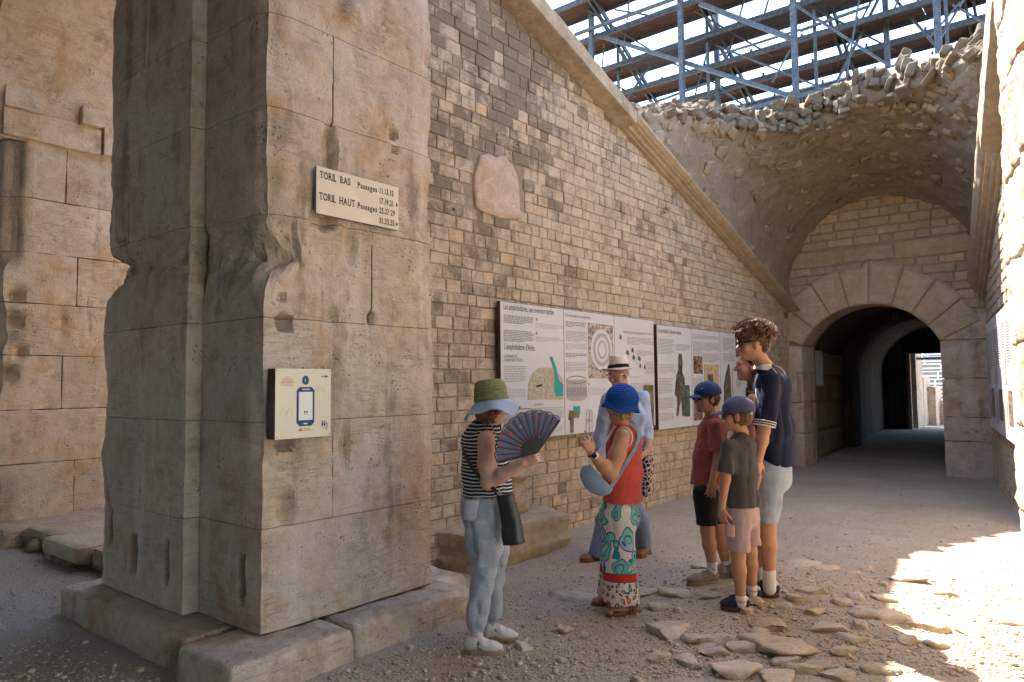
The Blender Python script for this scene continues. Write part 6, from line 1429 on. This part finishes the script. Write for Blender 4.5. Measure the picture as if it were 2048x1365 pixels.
def boy(P, J, spec): pass
def boy_rust():
    P = Pose(1428, 1160); J = P; f = heading(-.97, -.15); rt = _n(np.cross(f, UPV))
    hc = J(1413, 798, .0); neck = J(1423, 838, .02); pr, p, ax = head_prims(hc, heading(-.95, -.30), .90, UPV, neck, .045)
    sh, el, wr = J(1432, 852, -.13), J(1436, 918, -.17), J(1425, 962, -.21)
    pr += [Cone(sh, el, .042, .034), Cone(el, wr, .033, .023)]+hand_prims(wr, _n(-UPV-CR*.18), -CD, .86, (.25, .25, .3, .35), .4, -1)
    s2, e2, w2 = J(1420, 852, .15), J(1418, 915, .2), J(1405, 955, .16); pr += [Cone(s2, e2, .042, .034), Cone(e2, w2, .033, .023)]+hand_prims(w2, -UPV, CD, .86, (.3,)*4, .4, 1)
    hip, chest = J(1416, 978, .0), J(1424, 880, .01); pr += [ECap(hip, chest, (.10, .075), (.11, .075), rt, .03), ECap(chest, neck, (.11, .07), (.045, .045), rt, .03)]
    k1, a1, k2, a2 = J(1415, 1063, -.09), J(1424, 1128, -.10), J(1438, 1060, .07), J(1451, 1124, .08)
    pr += [Cone(J(1413, 985, -.07), k1, .072, .052), Cone(k1, k1*.6+a1*.4, .050, .051), Cone(k1*.6+a1*.4, a1, .051, .034), Cone(J(1425, 985, .07), k2, .072, .052), Cone(k2, k2*.6+a2*.4, .050, .051), Cone(k2*.6+a2*.4, a2, .051, .034)]
    o = person(pr, MAT['skin_b'], 'person in rust red T-shirt, black shorts, bright blue cap and sunglasses')
    prs = [ECap(J(1414, 974, .0), J(1418, 910, .01), (.146, .126), (.133, .114), rt, .03, (1, 0)), ECap(J(1418, 910, .01), J(1425, 862, .01), (.13, .112), (.135, .10), rt, .05), ECap(J(1425, 862, .01), neck-UPV*.005, (.13, .09), (.058, .055), rt, .05),
           ECap(sh, sh*.18+el*.82, (.058, .058), (.066, .062), f, .03, (0, 1)), ECap(s2, s2*.2+e2*.8, (.058, .058), (.064, .06), f, .03, (0, 1))]
    cloth('tshirt', prs, MAT['rust'], o, .007, folds(.012, 6.5, (1, 1, .7), 33))
    prs = [ECap(J(1415, 970, .0), J(1415, 994, .0), (.115, .10), (.126, .11), rt, .03), ECap(J(1410, 985, -.07), J(1414, 1050, -.09), (.075, .092), (.078, .082), rt, .03, (0, 1)), ECap(J(1424, 985, .06), J(1433, 1044, .07), (.075, .09), (.075, .08), rt, .03, (0, 1))]
    cloth('shorts', prs, MAT['black'], o, .007, folds(.004, 8, (1, 1, .5), 35))
    for a, h, t in ((a1, J(1436, 1174, -.10), J(1375, 1168, -.14)), (a2, J(1468, 1172, .08), J(1428, 1166, .04))):
        b = P.snap(a, .06); s = cloth('sock', [Cone(a, b, .039, .036)], MAT['sock'], o, .006)
        mb = MB(); c = a-CD*.041-UPV*.03; mb.add([c+CR*-.016+UPV*.008, c+CR*.004+UPV*.002, c+CR*.018-UPV*.012, c-UPV*.002, c-CR*.008-UPV*.006], [(0, 4, 3, 2, 1)]); mb.build('sock_mark', MAT['greyprint'], s)
        shoes(P, h, t, o, MAT['taupe'], MAT['tansole'], .050, .074, .028, (MAT['tansole'], 2))
    lowhair([Ell(p(0, -.03, .005), (.079, .085, .075), ax)], MAT['hairbrown'], o, .006, 50, post2=lambda Q, d: np.maximum(d, ((Q-p(0, .03, 0))@ax[1])))
    c = cap_on(p, ax, o, MAT['capblue'], .95); glasses_on(p, ax, o, MAT['lens'], .95)
    q = p(-.055, .065, .085) if (p(-.055, .065, .085)-hc)@CD < 0 else p(.055, .065, .085); nn = _n(q-p(0, -.01, .05)); s1 = _n(np.cross(UPV, nn)); u1 = np.cross(nn, s1); q = q+nn*.012
    mb = MB(); mb.add([q-s1*.014+u1*.004, q-s1*.006-u1*.004, q+s1*.016+u1*.008, q-s1*.004-u1*.0005], [(0, 1, 2, 3)]); mb.build('cap_mark', MAT['white'], c)
boy_rust()

def boy_grey():
    P = Pose(1482, 1212); J = P; f = heading(-.80, .6); rt = _n(np.cross(f, UPV))
    hc = J(1474, 832, .0); neck = J(1483, 868, .02); pr, p, ax = head_prims(hc, heading(-.93, .36), .87, UPV, neck, .042)
    sh, el, wr = J(1457, 893, -.08), J(1451, 960, -.10), J(1443, 1018, -.10)
    pr += [Cone(sh, el, .038, .031), Cone(el, wr, .031, .022)]+hand_prims(wr, _n(-UPV+CR*.08), -CD*.5-CR*.6, .80, (.35, .4, .45, .5), .5, -1)
    s2, e2, w2 = J(1505, 893, .09), J(1513, 955, .09), J(1508, 990, .08); pr += [Cone(s2, e2, .038, .031), Cone(e2, w2, .030, .022), Ell(w2, (.03, .03, .03), None, .02)]
    hip, chest = J(1486, 1015, .0), J(1483, 910, .0); pr += [ECap(hip, chest, (.07, .055), (.10, .07), rt, .03), ECap(chest, neck, (.10, .065), (.042, .042), rt, .03)]
    k1, a1, k2, a2 = J(1476, 1112, -.07), J(1482, 1196, -.08), J(1500, 1104, .07), J(1504, 1175, .08)
    pr += [Cone(J(1478, 1045, -.05), k1, .048, .047), Cone(k1, k1*.65+a1*.35, .045, .046), Cone(k1*.65+a1*.35, a1, .046, .030), Cone(J(1494, 1040, .05), k2, .048, .047), Cone(k2, k2*.65+a2*.35, .045, .046), Cone(k2*.65+a2*.35, a2, .046, .030)]
    o = person(pr, MAT['skin_b'], 'person in charcoal T-shirt, mauve shorts and faded purple-blue cap')
    prs = [ECap(J(1484, 1012, .0), J(1484, 950, .0), (.136, .116), (.122, .102), rt, .03, (1, 0)), ECap(J(1484, 950, .0), J(1483, 898, .0), (.118, .098), (.125, .088), rt, .05), ECap(J(1483, 898, .0), neck-UPV*.005, (.12, .08), (.052, .05), rt, .05),
           ECap(sh, sh*.22+el*.78, (.052, .052), (.060, .056), f, .03, (0, 1)), ECap(s2, s2*.22+e2*.78, (.052, .052), (.058, .055), f, .03, (0, 1))]
    cloth('tshirt', prs, MAT['charcoal'], o, .007, folds(.012, 6.5, (1, 1, .6), 43))
    prs = [ECap(J(1485, 1008, .0), J(1485, 1034, .0), (.10, .085), (.112, .097), rt, .03), ECap(J(1477, 1025, -.055), J(1476, 1102, -.07), (.07, .085), (.068, .072), rt, .03, (0, 1)), ECap(J(1496, 1022, .055), J(1500, 1089, .07), (.068, .082), (.062, .068), rt, .03, (0, 1))]
    sh_ = cloth('shorts', prs, MAT['mauve'], o, .006, folds(.006, 9, (1, 1, .7), 45))
    V, F = surface([ECap(J(1460, 1050, -.13), J(1460, 1074, -.13), (.03, .012), (.03, .012), _n(f-CD*.4), 0, (1, 1))], .005); obj('side_pocket', V, F, MAT['mauve'], sh_, True)
    for a, h, t in ((a1, J(1497, 1230, -.08), J(1442, 1226, -.02)), (a2, J(1521, 1208, .08), J(1473, 1200, .14))):
        b = P.snap(a, .05); s = cloth('sock', [Cone(a, b, .036, .034)], MAT['sock'], o, .006)
        V2, F2 = text_vf('Champion', .02); c = a-CD*.040-CR*.026-UPV*.022; mb = MB(); mb.add([c+CR*x*.0125+UPV*y*.017-CD*(-.012*((x-2)/2.2)**2) for x, y in V2], F2); mb.build('sock_print', MAT['redprint'], s, kind='stuff')
        shoes(P, h, t, o, MAT['suede'], MAT['rubber'], .048, .070, .022, (MAT['paleblue'], 3), tab=MAT['paleblue'])
    lowhair([Ell(p(0, -.03, .0), (.077, .083, .075), ax)], MAT['hairbrown'], o, .006, 50, post2=lambda Q, d: np.maximum(d, ((Q-p(0, .03, 0))@ax[1])))
    cap_on(p, ax, o, MAT['cappurple'], .92, opening=True); glasses_on(p, ax, o, MAT['lens'], .92)
boy_grey()

def teen():
    P = Pose(1530, 1188); J = P; f = heading(-.86, .5); rt = _n(np.cross(f, UPV))
    hc = J(1505, 690, .0); neck = J(1530, 735, .02); pr, p, ax = head_prims(hc, heading(-.99, .08), .95, _n(UPV), neck, .052)
    sh, el, wr = J(1541, 764, -.15), J(1527, 862, -.20), J(1517, 920, -.24)
    pr += [Cone(sh, el, .045, .040), Cone(el, el*.65+wr*.35, .040, .041), Cone(el*.65+wr*.35, wr, .041, .026)]+hand_prims(wr, _n(-UPV-CR*.15), -CD*.6+CR*.3, .98, (.35, .4, .45, .5), .4, -1)
    s2, e2, w2 = J(1534, 764, .17), J(1524, 860, .22), J(1508, 920, .22); pr += [Cone(s2, e2, .045, .038), Cone(e2, w2, .038, .026)]+hand_prims(w2, -UPV, CD, .98, (.3,)*4, .4, 1)
    hip, chest = J(1542, 935, .0), J(1542, 800, .01); pr += [ECap(hip, chest, (.12, .085), (.14, .09), rt, .03), ECap(chest, neck, (.13, .08), (.05, .05), rt, .03)]
    k1, a1, k2, a2 = J(1534, 1060, -.08), J(1538, 1145, -.09), J(1520, 1056, .09), J(1522, 1138, .10)
    pr += [Cone(J(1538, 950, -.07), k1, .085, .058), Cone(k1, k1*.65+a1*.35, .055, .060), Cone(k1*.65+a1*.35, a1, .060, .038), Cone(J(1536, 950, .08), k2, .08, .056), Cone(k2, k2*.65+a2*.35, .053, .056), Cone(k2*.65+a2*.35, a2, .056, .036)]
    o = person(pr, MAT['skin_b'], 'tall person with curly brown hair in loose navy jersey with white collar and denim shorts')
    prs = [ECap(J(1556, 930, .0), J(1552, 860, .01), (.165, .128), (.165, .125), rt, .03, (1, 0)), ECap(J(1552, 860, .01), J(1545, 775, .01), (.165, .125), (.185, .115), rt, .05), ECap(J(1545, 775, .01), neck-UPV*.01, (.18, .10), (.065, .062), rt, .05),
           ECap(sh, sh*.10+el*.90, (.076, .076), (.072, .064), f, .04, (0, 1)), ECap(s2, s2*.10+e2*.90, (.072, .072), (.07, .062), f, .04, (0, 1))]
    je = cloth('jersey', prs, MAT['navy'], o, .007, folds(.014, 5.5, (1, 1, .45), 53))
    d = _n(el-sh)
    for q in (.80, .845, .89): 
        a = sh*(1-q)+el*q; V, F = surface([ECap(a, a+d*.006, (.0755, .0685), (.0755, .0685), f, 0, (1, 1))], .0035); obj('sleeve_stripe', V, F, MAT['sock'], je, True)
    cc = neck-UPV*.004; V, F = surface([ECap(cc-UPV*.018-CR*.01, cc+UPV*.026-CR*.006, (.078, .074), (.064, .062), rt, 0, (1, 1))], .005, folds(.003, 14)); obj('collar', V, F, MAT['sock'], je, True)
    strap('piping', [J(1541, 733, -.05), J(1554, 748, -.115), J(1558, 770, -.15), J(1553, 792, -.168)], .007, .006, MAT['sock'], je, -CD); strap('piping', [J(1550, 731, .02), J(1564, 738, .0), J(1571, 750, -.02)], .006, .006, MAT['sock'], je, -CD); strap('piping', [J(1512, 778, -.17), J(1513, 795, -.19), J(1517, 806, -.19)], .006, .006, MAT['sock'], je, -CD)
    prs = [ECap(J(1545, 925, .0), J(1545, 955, .0), (.15, .125), (.155, .13), rt, .03), ECap(J(1538, 950, -.075), J(1534, 1042, -.085), (.09, .115), (.082, .078), rt, .03, (0, 1)), ECap(J(1536, 950, .08), J(1522, 1036, .09), (.088, .11), (.08, .076), rt, .03, (0, 1))]
    cloth('denim_shorts', prs, MAT['denim_pale'], o, .007, folds(.007, 6, (1, 1, .5), 55))
    for a, h, t in ((a1, J(1557, 1198, -.09), J(1497, 1202, -.02)), (a2, J(1530, 1186, .10), J(1472, 1190, .16))):
        b = P.snap(a, .06); cloth('sock', [Cone(a-UPV*.0, b, .044, .044)], MAT['sock'], o, .006); shoes(P, h, t, o, MAT['suede'], MAT['rubber'], .052, .078, .028, (MAT['tan_trim'], 1), tab=MAT['tan_trim'])
    # curls: many small tufts over a cap of hair
    rr = np.random.default_rng(7); hp = [Ell(p(0, -.018, .070), (.092, .118, .088), ax, .02), Ell(p(0, -.075, .0), (.072, .05, .065), ax, .02)]
    for k in range(150):
        v = rr.normal(0, 1, 3); v /= np.linalg.norm(v)
        if v[2] < -.35 or (v[1] > .55 and v[2] < .15): continue
        c = p(0, -.015, .058)+(ax.T@(v*np.array([.100, .134, .104]))) ; 
        if v[2] < .1 and v[1] > -.1: continue
        hp.append(Ell(c, (.015+.011*rr.random(),)*3, None, .008))
    lowhair(hp, MAT['hairbrown'], o, .006, 55, .005)
    mb = MB()                                                  # loose curls that catch the light
    for k in range(1700):
        v = rr.normal(0, 1, 3); v[2] = abs(v[2]); v /= np.linalg.norm(v); c = p(0, -.012, .060)+ax.T@(v*np.array([.110, .150, .116])*rr.uniform(.9, 1.1)); tdir = _n(np.cross(v, rr.normal(0, 1, 3))); w = _n(ax.T@v); R = rr.uniform(.006, .014)
        if v[1] > .6 and v[2] < .45: continue
        e = np.cross(w, tdir); mb.tube([c+(tdir*math.cos(a)+w*math.sin(a))*R+e*a*.0016 for a in np.linspace(0, 5.0, 7)], .0011, 3, cap=False)
    mb.build('curls', MAT['hairbrown'], o, kind='stuff')
    glasses_on(p, ax, o, MAT['lens'], 1.0)
teen()

def woman_dark_hair():
    P = Pose(1505, 1152); J = P; f = heading(-.95, .2); rt = _n(np.cross(f, UPV))
    hc = J(1498, 733, .0); neck = J(1510, 770, .0); pr, p, ax = head_prims(hc, heading(-.99, .1), .97, UPV, neck, .047)
    sh, el, wr = J(1506, 800, -.14), J(1506, 870, -.16), J(1500, 920, -.2); s2, e2 = J(1516, 800, .15), J(1516, 870, .17)
    pr += [Cone(sh, el, .046, .038), Cone(el, wr, .036, .026), Cone(s2, e2, .046, .038), Cone(e2, J(1510, 925, .15), .036, .026)]+hand_prims(wr, -UPV, -CD, .92, (.3,)*4, .4, -1)
    hip, chest = J(1514, 945, .0), J(1514, 830, .0); pr += [ECap(hip, chest, (.11, .08), (.13, .085), rt, .03), ECap(chest, neck, (.12, .075), (.048, .048), rt, .03), Cone(hip-CD*.07, J(1500, 1130, -.07), .07, .04), Cone(hip+CD*.07, J(1512, 1130, .07), .07, .04)]
    o = person(pr, MAT['skin_c'], 'person with long wavy dark hair and bare shoulder behind the navy jersey')
    cloth('black_top', [ECap(J(1514, 930, .0), J(1514, 835, .0), (.14, .115), (.135, .105), rt, .04, (1, 0)), ECap(J(1514, 835, .0), J(1513, 800, .0), (.135, .105), (.10, .08), rt, .04)], MAT['black'], o, .008, folds(.005, 8, (1, 1, .5), 63))
    cloth('black_trousers', [ECap(J(1514, 925, .0), J(1512, 960, .0), (.145, .12), (.15, .125), rt, .03), ECap(J(1512, 955, -.07), J(1498, 1140, -.08), (.08, .095), (.075, .075), rt, .03, (0, 1)), ECap(J(1512, 955, .07), J(1512, 1138, .07), (.08, .09), (.075, .075), rt, .03, (0, 1))], MAT['black'], o, .008, folds(.006, 6, (1, 1, .4), 65))
    for h, t in ((J(1508, 1152, -.08), J(1468, 1150, -.1)), (J(1522, 1146, .07), J(1482, 1145, .06))): shoes(P, h, t, o, MAT['leather'], MAT['rubber'], .043, .05, .02)
    lowhair([Ell(p(0, -.022, .040), (.099, .118, .113), ax, .02), Ell(p(0, -.07, -.05), (.097, .065, .11), ax, .03), Cone(p(.02, -.075, -.06), J(1506, 790, .03), .06, .05, .03), Cone(p(-.07, -.05, -.06), J(1492, 792, -.10), .035, .028, .03), Cone(p(.07, -.06, -.06), J(1500, 790, .1), .035, .028, .03)], MAT['hairdark'], o, .014, 24, .006, lambda Q, d: np.maximum(d, ((Q-p(0, .045, 0))@ax[1])-.045*np.clip(((Q-p(0, 0, .055))@ax[2])/.05, -1, 1)-.05*np.clip((-.10-((Q-hc)@ax[2]))/.05, 0, 1)))
    mb = MB(); 
    for sd in (-1, 1): V = ICO1[0]*np.array([.012, .006, .006]); mb.add(p(sd*.033, .082, .008)+V@ax, ICO1[1])
    mb.build('eyes', MAT['lens'], o, True)
woman_dark_hair()
